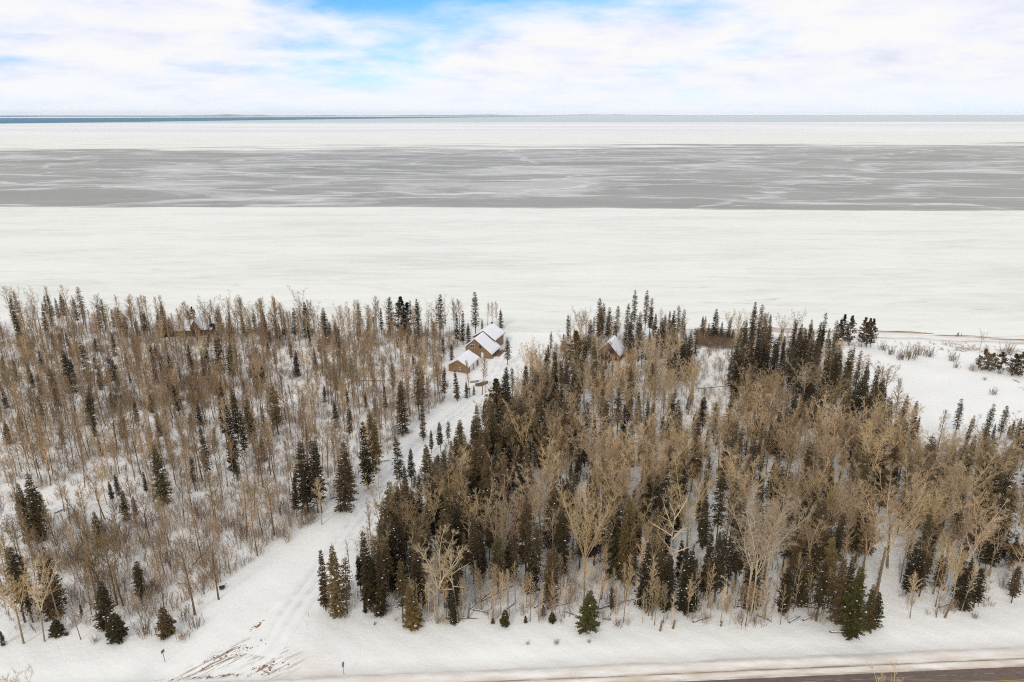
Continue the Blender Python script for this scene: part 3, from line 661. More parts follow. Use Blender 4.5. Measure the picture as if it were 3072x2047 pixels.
def pine(h, wd, seed, bare=.3, snow=8):
    r = random.Random(seed); tr = MB(); cr_ = MB()
    tr.tube([(0.1 * math.sin(i), 0, -.4 + (h * .97) * i / 6) for i in range(7)], [.013 * h * (1 - i / 6.6) + .02 for i in range(7)], 6)
    z = h * bare
    while z < h * .99:
        u = (z - h * bare) / (h * (1 - bare)); prof_ = wd * (math.sin(min(1, .12 + u * 1.0) * math.pi) ** .7 * .85 + .25 * (1 - u))
        for k in range(r.randint(3, 5)):
            a_ = r.uniform(0, 6.28); Lb = prof_ * r.uniform(.6, 1.15) + .1; d = Vector((math.cos(a_), math.sin(a_), r.uniform(0, .5)))
            o = Vector((0, 0, z)); cr_.spike(o, o + d * Lb, .045, 1)
            for c in range(3):
                cc = o + d * Lb * (.5 + .25 * c) + Vector((r.uniform(-.2, .2), r.uniform(-.2, .2), r.uniform(-.1, .2))); rad = r.uniform(.28, .5)
                for j in range(16):
                    v = Vector((r.gauss(0, 1), r.gauss(0, 1), r.gauss(.25, .8))).normalized(); e = cc + v * rad * r.uniform(.7, 1.3); wv = v.orthogonal().normalized() * .085
                    cr_.add([cc + v * .05, cc + (e - cc) * .6 + wv, e, cc + (e - cc) * .6 - wv], [(0, 1, 2, 3)], 0)
            if r.random() < snow / (h * 10): cr_.blob(o + d * Lb * .85 + Vector((0, 0, .2)), r.uniform(.12, .25), .5, 2)
        z += .42 * r.uniform(.7, 1.3)
    return tr, cr_
def aspen(h, wd, seed, base=.42, limbs=20, sub=6, twigs=5, thick=1.0, up=.75, kind='fan', trunk_r=.0095, fork=False):
    """leafless broad-leaved tree: stem, rising limbs, and a haze of fine twigs"""
    r = random.Random(seed); tr = MB(); cr_ = MB()
    b1, b2 = r.uniform(-.35, .35), r.uniform(-.35, .35)
    def ax(z): u = z / h; return Vector((b1 * math.sin(u * 3.0) * h * .03 + b1 * u * h * .04, b2 * math.sin(u * 2.4 + .5) * h * .03 - b2 * .48 * h * .03, z))
    top = h * .93
    tr.tube([ax(-.4)] + [ax(top * i / 7) for i in range(1, 8)], [trunk_r * h * (1.15 if i == 0 else 1) * (1 - i / 7.6) + .012 for i in range(8)], 6)
    for i in range(limbs):
        u = (i + r.random() * .8) / limbs; z = h * (base + (.94 - base) * u ** .9); o = ax(min(z, top))
        a_ = i * 2.39996 + r.uniform(-.5, .5)
        if kind == 'fan': Lb = wd * (1.05 - .55 * u) * r.uniform(.65, 1.15); el = up + .35 * u + r.uniform(-.2, .2)
        elif kind == 'oval': Lb = wd * (math.sin((.2 + .75 * u) * math.pi) * .8 + .25) * r.uniform(.6, 1.15); el = up - .1 + .5 * u + r.uniform(-.25, .25)
        else: Lb = wd * (1 - .3 * u) * r.uniform(.6, 1.2); el = up * .5 + .7 * u + r.uniform(-.3, .3)
        Lb = min(Lb, max(.5, (h * 1.02 - z) / max(.25, math.sin(min(el, 1.4)))))
        d = Vector((math.cos(a_) * math.cos(el), math.sin(a_) * math.cos(el), math.sin(el))); crv = Vector((r.uniform(-.15, .15), r.uniform(-.15, .15), .22 if kind != 'dead' else r.uniform(-.3, .3))) * Lb
        def bp(s_): return o + d * Lb * s_ + crv * s_ * s_
        r0 = (.024 + .016 * Lb) * thick * (1.1 - .4 * u)
        cr_.tube([bp(s_) for s_ in (0, .35, .7, 1)], [r0, r0 * .7, r0 * .5, .014 * thick], 3, 0, False)
        for j in range(max(2, int(sub * (.6 + .4 * Lb / wd)))):
            s_ = .22 + .75 * (j + r.random()) / sub; s_ = min(s_, 1); q = bp(s_)
            d2 = (d + Vector((r.gauss(0, .55), r.gauss(0, .55), r.gauss(.18, .4)))).normalized(); L2 = Lb * r.uniform(.22, .5) * (1.15 - .5 * s_) + .25
            e = q + d2 * L2 + Vector((0, 0, .06 * L2)); cr_.spike(q, e, (.015 + .008 * L2) * thick, 0)
            for k in range(twigs):
                s3 = r.uniform(.25, 1); q3 = q + (e - q) * s3
                d3 = (d2 + Vector((r.gauss(0, .55), r.gauss(0, .55), r.gauss(.12, .4)))).normalized(); cr_.spike(q3, q3 + d3 * r.uniform(.3, .75) * (.4 + .25 * L2), .0125 * thick, 1)
    return tr, cr_
def forked(h, wd, seed, fork=.5, leaders=5, limbs=9, subs=4, twigs=5, thick=1.0, trunk_r=.0095, low=3):
    """leafless tree whose stem breaks into several rising leaders that carry a rounded crown"""
    r = random.Random(seed); tr = MB(); cr_ = MB(); b1, b2 = r.uniform(-.5, .5), r.uniform(-.5, .5)
    def ax(z): u = z / h; return Vector((b1 * math.sin(u * 4.0), b2 * math.sin(u * 3.2 + .6) - b2 * .56, z))
    zf = h * fork; r0 = trunk_r * h
    tr.tube([ax(-.4), ax(zf * .25), ax(zf * .5), ax(zf * .75), ax(zf)], [r0 * 1.2, r0, r0 * .92, r0 * .84, r0 * .76], 6)
    def twiggy(q, d, Ln, rad, n, m):
        e = q + d * Ln + Vector((r.gauss(0, .08), r.gauss(0, .08), .05)) * Ln; cr_.spike(q, e, rad, 0)
        for k in range(n):
            s3 = r.uniform(.2, .95); q3 = q + (e - q) * s3; d3 = (d + Vector((r.gauss(0, .5), r.gauss(0, .5), r.gauss(.1, .4)))).normalized(); L3 = Ln * r.uniform(.25, .55)
            e3 = q3 + d3 * L3; cr_.spike(q3, e3, .0145 * thick, 1)
            for j in range(m):
                q4 = q3 + (e3 - q3) * r.uniform(.2, 1); d4 = (d3 + Vector((r.gauss(0, .5), r.gauss(0, .5), r.gauss(.1, .35)))).normalized(); cr_.spike(q4, q4 + d4 * r.uniform(.25, .6), .0115 * thick, 1)
    ph = r.uniform(0, 6.28)
    for i in range(leaders):
        a_ = ph + i * 6.283 / leaders + r.uniform(-.5, .5); z0 = zf * r.uniform(.78, 1.0) if i else zf; o = ax(z0)
        tilt = (r.uniform(.05, .2) if i == 0 else r.uniform(.25, .6)); Ln = (h - z0) * r.uniform(.75, 1.0) / max(.6, math.cos(tilt))
        out = min(1.0, wd / max(.5, Ln * math.sin(max(tilt, .3)))); d = Vector((math.cos(a_) * math.sin(tilt) * out, math.sin(a_) * math.sin(tilt) * out, math.cos(tilt))).normalized()
        w1, w2 = r.uniform(-.12, .12), r.uniform(-.12, .12); crv = Vector((r.gauss(0, .08), r.gauss(0, .08), .10)) * Ln
        def lp(s_): return o + d * Ln * s_ + crv * s_ * s_ + Vector((w1 * math.sin(s_ * 5), w2 * math.sin(s_ * 6 + 1), 0)) * Ln * .35
        ra = r0 * (.5 if i == 0 else r.uniform(.26, .38))
        cr_.tube([lp(k / 5) for k in range(6)], [ra * (1 - k / 5.6) + .012 for k in range(6)], 4, 0, False)
        for j in range(limbs):
            s_ = .18 + .8 * (j + r.random()) / limbs; q = lp(min(s_, 1)); b_ = a_ + r.gauss(0, 1.3) + (math.pi if r.random() < .25 else 0)
            el = r.uniform(.25, .95) + .3 * s_; d2 = Vector((math.cos(b_) * math.cos(el), math.sin(b_) * math.cos(el), math.sin(el)))
            L2 = wd * (.52 - .30 * s_) * r.uniform(.6, 1.25) + .35; twiggy(q, d2, L2, (.014 + .008 * L2) * thick, subs, twigs)
    for i in range(low):                                   # a few lower side limbs, some drooping or dead
        z = zf * r.uniform(.55, .95); a_ = r.uniform(0, 6.28); el = r.uniform(-.15, .6); twiggy(ax(z), Vector((math.cos(a_) * math.cos(el), math.sin(a_) * math.cos(el), math.sin(el))), wd * r.uniform(.3, .75), .035 * thick, 3, 2)
    return tr, cr_
def brush(seed, stems=14, h=3.0, spread=1.3, thick=1.0):
    r = random.Random(seed); mb = MB()
    for i in range(stems):
        a_ = r.uniform(0, 6.28); q = r.uniform(0, spread) * .55; o = Vector((math.cos(a_) * q, math.sin(a_) * q, -.15)); hh = h * r.uniform(.5, 1.1)
        d = Vector((math.cos(a_) * r.uniform(0, .35) + r.gauss(0, .08), math.sin(a_) * r.uniform(0, .35) + r.gauss(0, .08), 1)).normalized()
        pts_ = [o, o + d * hh * .5, o + d * hh + Vector((r.gauss(0, .12), r.gauss(0, .12), 0)) * hh]
        mb.tube(pts_, [.030 * thick, .022 * thick, .008], 3, 0, False)
        for j in range(11):
            s_ = r.uniform(.25, 1); q3 = pts_[0] + (pts_[2] - pts_[0]) * s_; d3 = (d + Vector((r.gauss(0, .5), r.gauss(0, .5), r.gauss(0, .2)))).normalized()
            mb.spike(q3, q3 + d3 * hh * r.uniform(.18, .40), .015 * thick, 0)
    return mb
CM = [M_NEEDLE, M_BARK, M_CLUMP]
TM = {}
def reg(key, gen, cm, hn):
    tr, cr_ = gen; TM[key] = (tr.mesh(key + ' trunk', M_BARK, True), cr_.mesh(key + ' crown', cm), hn)
for i in range(3): reg(f'fir{i}', spruce(12, 2.15, 20 + i, .95, .04, 18), CM, 12)                       # dense, green to the ground
for i in range(3): reg(f'spire{i}', spruce(12, 1.5, 30 + i, 1.1, .10 + .11 * i, 10, .4, .45), CM, 12)             # narrow dark spires
for i in range(3): reg(f'old{i}', spruce(14, 2.1, 40 + i, .75, .22, 10, .45, .55, .6), CM, 14)           # open, bare lower stem
for i in range(2): reg(f'thin{i}', spruce(13, 1.9, 46 + i, .6, .30, 8, .5, .7, .55), CM, 13)
for i in range(2): reg(f'snowy{i}', spruce(12, 2.2, 50 + i, 1.1, .03, 75), CM, 12)                       # loaded with snow
for i in range(2): reg(f'small{i}', spruce(5, 1.4, 60 + i, 1.5, .02, 8, .15, .25), CM, 5)
reg('young0', spruce(7, 2.1, 66, 1.7, .01, 10, .12, .14, 1.0), CM, 7)
for i in range(3): reg(f'pine{i}', pine(12, 2.0, 70 + i, .14), CM, 12)
for i in range(2): reg(f'bushpine{i}', pine(6, 2.2, 76 + i, .05), CM, 6)
for i in range(4): reg(f'fan{i}', forked(16, 3.5, 80 + i, .44 + .05 * i, 5 + i % 3, 15, 7, 6), [M_TWIG, M_TWIGLET], 16)      # aspens with forked, rounded crowns
for i in range(4): reg(f'oval{i}', aspen(15, 2.6, 90 + i, .34, 30, 8, 7, kind='oval') if i % 2 else forked(15, 2.5, 95 + i, .45, 4, 13, 6, 5, trunk_r=.008), [M_TWIG, M_TWIGLET], 15)
for i in range(3): reg(f'slim{i}', aspen(12, 1.7, 100 + i, .36, 26, 6, 7, kind='oval', up=.95, trunk_r=.0075), [M_TWIG, M_TWIGLET], 12)
for i in range(2): reg(f'broad{i}', forked(16, 5.4, 110 + i, .36, 9, 18, 8, 6, 1.05, low=5), [M_TWIG, M_TWIGLET], 16)          # wide spreading crown
for i in range(2): reg(f'dead{i}', aspen(14, 3.6, 120 + i, .42, 11, 6, 3, 1.5, .45, 'dead', .010), [M_TWIG, M_TWIGLET], 14)
for i in range(3): reg(f'pole{i}', aspen(8, .9, 130 + i, .30, 16, 4, 4, kind='oval', up=1.0, trunk_r=.0075), [M_TWIG, M_TWIGLET], 8)

DARK, BROWN, OLIVE, GREEN = (.046, .036, .018), (.108, .075, .038), (.135, .096, .038), (.074, .058, .026)
PALE, TAN, GREYB, REDB, SILV = (.55, .42, .262), (.46, .34, .20), (.345, .248, .15), (.295, .203, .13), (.46, .375, .26)
def treemat(o, c): o.color = (*c, 1)
COUNT = {}
def tree(name, key, x, y, h, label, cat, group, ccol, tcol, wid=1.0, lean=None, rz=None, z=None):
    tm, cm_, hn = TM[key]; s_ = h / hn
    root = link(name, None); root.empty_display_size = .3
    root.location = (x, y, zg(x, y) if z is None else z)
    la = lean if lean else (R(random.gauss(0, 1.3)), R(random.gauss(0, 1.3)))
    root.rotation_euler = (la[0], la[1], random.uniform(0, 6.28) if rz is None else rz)
    if lean: root.rotation_euler = (Matrix.Rotation(la[1], 3, 'Y') @ Matrix.Rotation(la[0], 3, 'X') @ Matrix.Rotation(root.rotation_euler.z, 3, 'Z')).to_euler()
    root.scale = (s_ * wid, s_ * wid, s_)
    tag(root, label, cat, group)
    a_ = link('trunk', tm, root); treemat(a_, tcol); c = link('crown', cm_, root); treemat(c, ccol)
    return root

CON = {   # conifers read from the photograph tile by tile: column of the tip, row of the tip, row of the foot, look
 1: "115,60,300 75,90,320s 345,100,300n 375,90,300n 460,85,290 430,120,290n 490,130,300n 600,30,330w 575,110,330 785,120,370w 745,150,380 910,190,420wb 870,200,400n 965,240,430b 1250,145,420wb 1285,200,440b 1225,240,430b 1110,250,420b 1135,260,420b 1500,190,330p 1470,220,330p 1400,240,330n 1415,300,390w 1640,245,400 1705,200,400wb 1790,230,410w 1890,240,420b 2060,220,400w 1990,260,420b 1950,280,420n 100,215,520d 640,450,850wd 500,520,850wd 450,400,640d 320,150,420b 840,570,830d 900,640,840wd 875,600,830d 1195,570,790d 1255,560,790d 1390,620,800d 1310,680,830ws 1470,470,640d 1490,560,720d 1680,400,780wd 1790,480,720wd 1605,630,740d 1370,790,1040nd 215,660,830d 240,700,820d 300,890,1080wd 30,1080,1260ws 1210,1260,1720w 1490,1360,1630 1780,960,1480 1940,910,1330wd 1880,1000,1330d 1820,830,1250n 1730,870,1300n 1790,1140,1500d 1850,1400,1600 1660,1130,1330b 2040,740,850ws 1590,1200,1560b 1120,1480,1640b 720,1050,1200s 1010,700,790s 900,1500,1660b 1320,260,420b 1840,560,700d",
 2: "100,210,440w 190,270,430n 260,260,440n 330,190,450w 430,145,420w 575,190,480w 850,160,400w 620,300,480b 680,340,640d 1020,190,400n 1085,110,420w 1180,110,420p 1310,115,430w 1485,90,430w 1765,70,410w 1620,230,480nd 1665,210,480n 1285,350,560d 1225,150,420p 1440,300,440b 1820,260,370 1965,185,340n 1710,310,470d 1580,470,600ws 590,540,660wd 655,650,780ws 25,640,840d 70,720,830s 90,640,840d 1310,650,1220wb 1175,770,1180wb 1050,790,1000n 1515,650,900b 1620,680,920b 1695,770,900n 1755,800,880s 2000,660,1000d 2060,660,900d 1925,750,1150p 1995,670,1200wd 1775,955,1250w 1835,930,1120nd 1490,1090,1330 1550,1080,1260 1640,1070,1330w 1415,1150,1330n 1380,1260,1568w 1255,1300,1600n 1160,1210,1620w 1215,1430,1640 1285,1450,1660 930,990,1480wo 890,1080,1618 480,1240,1800d 400,1230,1790w 510,1240,1800d 330,1470,1830d 395,1470,1830d 700,1250,1887w 760,1330,1640w 180,800,1190wo 90,960,1190o 1700,1370,1660 1800,1390,1680 1890,1150,1500 1930,1160,1480 2020,1450,1700 440,1130,1250s 1345,900,1240b 960,1060,1500o",
 3: "250,545,700n 430,460,760o 595,375,800po 740,415,850b 785,115,430w 815,160,430 845,255,430n 925,180,440w 1065,60,430wt 1005,160,420t 1155,55,420wt 1190,115,420 1225,240,420 1300,240,420 1340,215,420n 1360,260,430 1245,350,420 1595,255,400 1700,200,450w 1800,270,460w 1745,300,450d 1830,360,470n 1890,340,460n 1640,310,420 1500,370,700wd 1440,450,760wd 1390,520,780wd 655,690,850d 820,690,880d 965,680,840d 1040,700,930d 980,950,1060d 480,610,800d 1850,490,910wd 1900,530,920d 1990,410,930wb 1960,600,900d 2070,440,870wd 1935,680,900d 1610,890,1170w 1545,1010,1180d 1410,1040,1210d 1700,1000,1150d 1525,1050,1180d 190,850,1060d 430,870,1050d 540,930,1240wd 605,970,1330wd 685,940,1230wd 745,1030,1200d 300,900,1060d 505,900,1040d 370,1060,1330d 440,1090,1280d 485,1130,1260d 155,1320,1640wd 60,1450,1680d 620,1230,1560d 1150,1390,1720wd 1270,1400,1720wd 1200,1440,1720d 700,1480,1760d 230,1180,1360d 250,950,1100d 1330,430,760d",
 4: "60,420,880wb 110,640,900d 190,660,880d 240,460,800w 295,550,900d 380,350,620w 430,340,620w 410,680,1000wd 470,450,800w 500,480,700 570,520,860o 640,640,900d 660,510,760w 725,580,900w 805,620,960 850,650,900 620,770,1120wo 420,900,1130ws 760,860,1130wd 860,850,1180wo 930,730,1060 960,770,1010wd 1010,820,1140n 985,830,1120n 1060,920,1160n 1175,875,1160wd 1260,920,1200n 1275,1040,1170 280,1175,1370w 1275,1300,1470d 1555,1300,1540d 1640,1270,1560wd 1920,1410,1640d 460,1290,1480d 1610,910,1200wt 1690,1030,1260t 1840,940,1270t 1960,960,1220t 1870,1100,1230 2020,1075,1220w 2070,1060,1220w 1985,1110,1210 740,1260,1400d 580,1440,1640wd 1100,1470,1680d 340,600,860d 690,700,960d 800,760,1050b 520,700,980d",
 5: "190,-20,480ws 130,60,480ws 240,140,340d 830,40,200w 925,110,330w 1010,150,290 45,540,1110wo 105,530,1110wd 300,540,1050wb 1020,650,960w 740,800,1160wd 860,1050,1240ws 0,1180,1290 610,990,1050nd",
 6: "1060,45,560w 1120,60,600w 880,420,1030n 820,590,870d 910,600,1030w 870,900,1040 1000,570,1040 940,450,900 985,850,1050n 1140,650,1110o 1215,830,1150o 1240,930,1140o 1090,690,860nd 1170,100,560wb 1250,120,560b 1230,540,880wd 1320,280,700wd 1380,60,450d 1440,0,420b 1500,60,560 1560,200,700d 1690,20,350d 1745,440,860wd 1830,0,520wd 1890,460,900w 1960,420,780d 1960,0,330d 2010,380,800b 1300,640,1000b 1470,560,1000b 1550,700,1060 1160,560,820d 1080,420,800d",
 7: "160,-80,560wd 240,560,880ws 370,100,640wb 400,520,960w 380,560,970b 530,20,500wd 730,330,680wd 830,100,640w 890,110,740wd 900,550,760d 1000,180,800wo 960,280,800o 1060,300,700d 1130,500,1000wd 1240,520,960ws 1300,600,1000wd 1450,560,1010ws 1500,620,1000d 1420,520,900d 1590,520,900d 1690,400,950wd 1620,400,900d 1860,210,900w 1930,600,1000d 1990,500,950d 1580,150,560d 1700,0,500wd 1560,0,400d 1200,0,350wd 1140,0,360d 620,300,700d 460,200,560d 1780,450,900d",
 8: "250,690,1060w 230,760,1050d 390,620,970ws 350,180,640wd 380,200,700d 440,60,500wd 560,0,420wd 600,50,450d 620,480,1000wo 520,640,1100w 690,620,1100w 730,600,1100d 850,330,560ws 760,280,560ws 820,200,520wd 1590,640,1000wd 1720,700,1000wd 1650,620,1000wd 1260,560,900d 1210,520,900d 1450,600,850b 1300,600,920b 1720,260,480wd 1860,80,420w 2010,680,960w 1910,470,620s 1420,0,260d 1590,0,210wd 990,0,160d 960,20,200d 1350,430,700d 1790,480,720d 330,700,1000d 480,420,860d 660,300,760d 540,300,760d",
}
LANDMARKS = [(fr.x - 5, fr.y + 8, 'the tan house'), (gl.x + 3, gl.y + 4, 'the tan garage'), (cr.x - 3, cr.y + 4, 'the plum-brown cabin'), (lc.x, lc.y, 'the red-brown shore cabin'), (kc.x + 3, kc.y + 2, 'the log cabin')]
for t_, a_, b2, nm in ((7, 680, 1170, 'the lone verge fir'), (6, 620, 1050, 'the fir cluster at the driveway mouth'), (8, 850, 1190, 'the firs by the footpath gap'), (8, 145, 1100, 'the giant white-trunked aspen'),
                      (7, 1310, 920, 'the tufted-top pale tree'), (3, 1240, 880, 'the great fan-crowned aspen'), (3, 1680, 820, 'the cabin glade trunk'), (5, 520, 250, 'the crossed logs'), (5, 1700, 850, 'the green cart'),
                      (4, 790, 490, 'the beach pine clumps'), (8, 1650, 1010, 'the big dark spruces'), (4, 1330, 1740, 'the broad clearing aspen'), (3, 990, 1680, 'the crooked-limbed aspen'), (1, 50, 1010, 'the wide golden-brown tree'),
                      (6, 1400, 1115, 'the one-sided pale aspen'), (7, 670, 860, 'the bare-trunked tan aspen'), (2, 950, 770, 'the long glade log'), (4, 420, 1130, 'the broad snowy spruce'), (2, 370, 420, 'the tall round-crowned shore tree'),
                      (2, 1190, 700, 'the vase-shaped shore aspen'), (1, 640, 850, 'the dark spruce pair behind the brush thicket'), (1, 1680, 780, 'the twin dark spruces'), (6, 515, 365, 'the pale driveway birch'), (5, 740, 1160, 'the blackish fir by the brushy verge'), (5, 170, 480, 'the snow-laden spruce pair'), (1, 1210, 1720, 'the stout spruce above the crossed logs'), (1, 1800, 1400, 'the dark spruce column in mid wood'), (2, 440, 1800, 'the black spruce knot by the driveway'), (1, 500, 1240, 'the olive-brown tree group'), (1, 1440, 1300, 'the golden mid-wood tree'), (2, 930, 1480, 'the tall olive spruce by the driveway'), (5, 780, 980, 'the golden verge trees'), (1, 1250, 800, 'the snowy spruce huddle'), (3, 600, 1300, 'the black spruce row in the dense stand'), (7, 1000, 800, 'the golden-olive spruce'), (6, 1140, 580, 'the tall drive-side spruces'), (8, 1050, 900, 'the double-topped aspen'), (3, 1870, 910, 'the black spruce wall by the glade')):
    g_ = gpt(*tpx(t_, a_, b2)); LANDMARKS.append((g_.x, g_.y, nm))
def where(x, y):
    lm = min(LANDMARKS, key=lambda q: math.hypot(x - q[0], y - q[1]))
    if math.hypot(x - lm[0], y - lm[1]) < 11: return ('beside ' if math.hypot(x - lm[0], y - lm[1]) < 5.5 else 'near ') + lm[2]
    for lx, ly, nm in LANDMARKS:
        if math.hypot(x - lx, y - ly) < 13: return 'close to ' + nm
    dd = float(drive_dist(x, y)[0]); s_ = float(shore(x)) - y; west = x < np.interp(y, DC[:, 1], DC[:, 0])
    if s_ < 28: return ('on the shore beyond the garage clearing' if x > -70 else 'on the shore near the red-brown cabin') if west else ('on the point beyond the plum-brown cabin' if x < 75 else 'near the open beach')
    if y < 116: return ('at the highway edge of the brushy wood' if west else ('at the highway edge of the dense stand' if x < 66 else 'at the highway edge past the footpath gap'))
    if dd < 9: return 'along the brushy side of the driveway' if west else 'along the dense-stand side of the driveway'
    if west: return 'in the brushy wood between highway and garage' if x > -40 else ('deep in the brushy wood toward the shore' if y > 190 else 'in the brushy wood away from the driveway')
    if y > 185: return 'between the plum-brown cabin and the snowy clearing' if x > 55 else 'between the driveway and the plum-brown cabin'
    if x > 75: return 'between the log cabin and the snowy clearing' if y > 140 else 'in the stand near the log cabin'
    return 'in the middle of the dense stand' if y > 145 else 'in the highway half of the dense stand'
def size_word(h): return 'very tall' if h > 17.5 else 'tall' if h > 14.5 else 'fairly tall' if h > 12 else 'mid-height' if h > 9 else 'short'
conifers = []
for t_, txt in CON.items():
    for q in txt.split():
        fl = q.lstrip('-0123456789,'); a_ = [int(v) for v in q[:len(q) - len(fl)].split(',')]
        sx, sy = tpx(t_, a_[0], a_[1]); _, by = tpx(t_, 0, a_[2])
        x, y, h = place(sx, sy, by)
        if h > 18.5:                                           # foot hidden: keep the tip's direction and a usual height
            h = 16 + 2.5 * random.random(); g_ = gpt(sx, sy, h); x, y = g_.x, g_.y
        conifers.append((x, y, max(h, 2.0), fl))
# size in the picture decides which are separate objects
conifers.sort(key=lambda c: -c[2] / math.hypot(c[1], CAM_H))
conifer_rest = []
for i, (x, y, h, fl) in enumerate(conifers):
    dark, brown, olive, wide, narrow, snowy, tall, pn = ('d' in fl, 'b' in fl, 'o' in fl, 'w' in fl, 'n' in fl, 's' in fl, 't' in fl, 'p' in fl)
    c = DARK if dark else BROWN if brown else OLIVE if olive else random.choice([BROWN, GREEN, GREEN, DARK])
    kk = random.uniform(.75, 1.25); c = tuple(v * kk for v in c)
    cw = 'blackish green' if dark else 'brownish' if brown else 'olive' if olive else 'dark green'
    if pn:
        key = f'pine{i % 3}'; lab = f'{size_word(h)} bushy {cw} pine {where(x, y)}'
        tree('pine_tree', key, x, y, h, lab, 'tree', f'pines {where(x, y)}', c, GREYB, random.uniform(1.0, 1.3)); continue
    if snowy: key = f'snowy{i % 2}' if h > 6 else f'small{i % 2}'
    elif h < 6: key = f'small{i % 2}'
    elif tall: key = f'old{i % 3}'
    elif narrow: key = f'spire{i % 3}'
    elif wide: key = random.choice(['fir0', 'fir1', 'fir2', 'old0', 'old1', 'old2', 'thin1'])
    else: key = random.choice(['spire0', 'spire1', 'spire2', 'thin0', 'thin1', 'old2'])
    shp = 'narrow' if key.startswith('spire') else 'thin-branched' if key.startswith('thin') else 'open-branched' if key.startswith('old') else 'snow-dusted' if key.startswith('snowy') else 'full'
    wid = random.uniform(.8, 1.1) * (1.12 if wide else .95) * (12 / max(8, h)) ** .35
    if i >= 292: conifer_rest.append((x, y, h, key)); continue
    wr = where(x, y)
    tree('spruce_tree', key, x, y, h, f'{size_word(h)} {shp} {cw} spruce {wr}', 'tree', f'spruces {wr}', c, (.13, .10, .075), wid)

# conifers that stand out singly
def solo(t_, xt, yt, yb, name, key, label, ccol, wid, tcol=(.13, .10, .075), lean=None):
    sx, sy = tpx(t_, xt, yt); _, by = tpx(t_, 0, yb); x, y, h = place(sx, sy, by)
    return tree(name, key, x, y, h, label, 'tree', None, ccol, tcol, wid, lean)
solo(7, 680, 870, 1170, 'fir_tree', 'young0', 'lone full green fir on the open snow at the highway verge', (.06, .058, .02), 1.0)
solo(6, 535, 560, 1020, 'fir_tree', 'spire0', 'slim outer fir of the cluster at the driveway mouth', BROWN, .8)
solo(6, 628, 500, 1050, 'fir_tree', 'fir1', 'tallest golden-brown fir of the cluster at the driveway mouth', (.125, .088, .042), .88)
solo(6, 705, 620, 1040, 'fir_tree', 'thin0', 'shorter inner fir of the cluster at the driveway mouth', BROWN, .9)
solo(8, 800, 700, 1200, 'fir_tree', 'fir0', 'tall bright olive fir leading the group by the footpath gap', (.075, .07, .02), 1.15)
solo(8, 765, 880, 1215, 'fir_tree', 'fir2', 'short olive fir tucked against its taller neighbour by the footpath gap', (.075, .066, .02), 1.15)
solo(8, 890, 830, 1165, 'fir_tree', 'fir1', 'dark fir in the middle of the group by the footpath gap', GREEN, 1.0)
solo(8, 938, 880, 1155, 'fir_tree', 'fir0', 'dark fir on the footpath side of the group', GREEN, 1.15)
solo(2, 2020, 420, 640, 'fir_tree', 'old1', 'lone open-branched spruce in the snow beside the tan house', GREEN, 1.15)
solo(4, 525, 350, 490, 'fir_tree', 'fir0', 'small lone fir standing before the beach pines', BROWN, 1.0)
solo(6, 1940, 1020, 1140, 'fir_tree', 'small1', 'knee-high young fir in front of the dense stand', (.07, .055, .022), 1.1)
solo(6, 1850, 1075, 1120, 'fir_tree', 'small0', 'tiny fir seedling beside a knee-high young fir', BROWN, 1.1)
solo(7, 400, 1040, 1110, 'fir_tree', 'small1', 'round dark young fir near the lone verge fir', DARK, 1.5)
solo(7, 195, 1060, 1115, 'fir_tree', 'small0', 'scrawny fir seedling on the verge before the dense stand', BROWN, .9)
solo(7, 330, 980, 1060, 'fir_tree', 'small1', 'thin young fir at the foot of the dense stand', BROWN, .9)
solo(5, 415, 1090, 1200, 'fir_tree', 'small0', 'squat spreading fir at the highway edge of the brushy wood', (.05, .042, .022), 1.6)
solo(5, 1240, 1000, 1210, 'fir_tree', 'small1', 'ragged brown young fir near the sapling clump by the driveway', BROWN, 1.1)
for i, (a_, b2, c_, lab) in enumerate(((660, 290, 485, 'outermost pine of the larger clump on the open beach'), (700, 250, 490, 'tallest pine of the beach clumps'), (748, 262, 490, 'pine on the inner side of the larger beach clump'),
                              (852, 268, 500, 'pine of the second beach clump facing the first clump'), (890, 276, 505, 'middle pine of the second beach clump'), (925, 280, 498, 'pine at the open end of the second beach clump'))):
    solo(4, a_, b2, c_, 'pine_tree', f'pine{i % 3}', lab, (.078, .058, .032), 1.0)
for i, (a_, b2, c_, lab) in enumerate(((1800, 520, 685, 'round bushy pine growing beside the beach shrubs'), (1855, 550, 685, 'middle round pine in the group beside the beach shrubs'), (1930, 540, 680, 'cone-shaped pine in the group beside the beach shrubs'),
                              (2035, 560, 720, 'broad low pine in the last beach clump'), (2090, 540, 725, 'dark bushy pine in the last beach clump'))):
    solo(4, a_, b2, c_, 'pine_tree', f'bushpine{i % 2}', lab, (.115, .085, .048), .9)

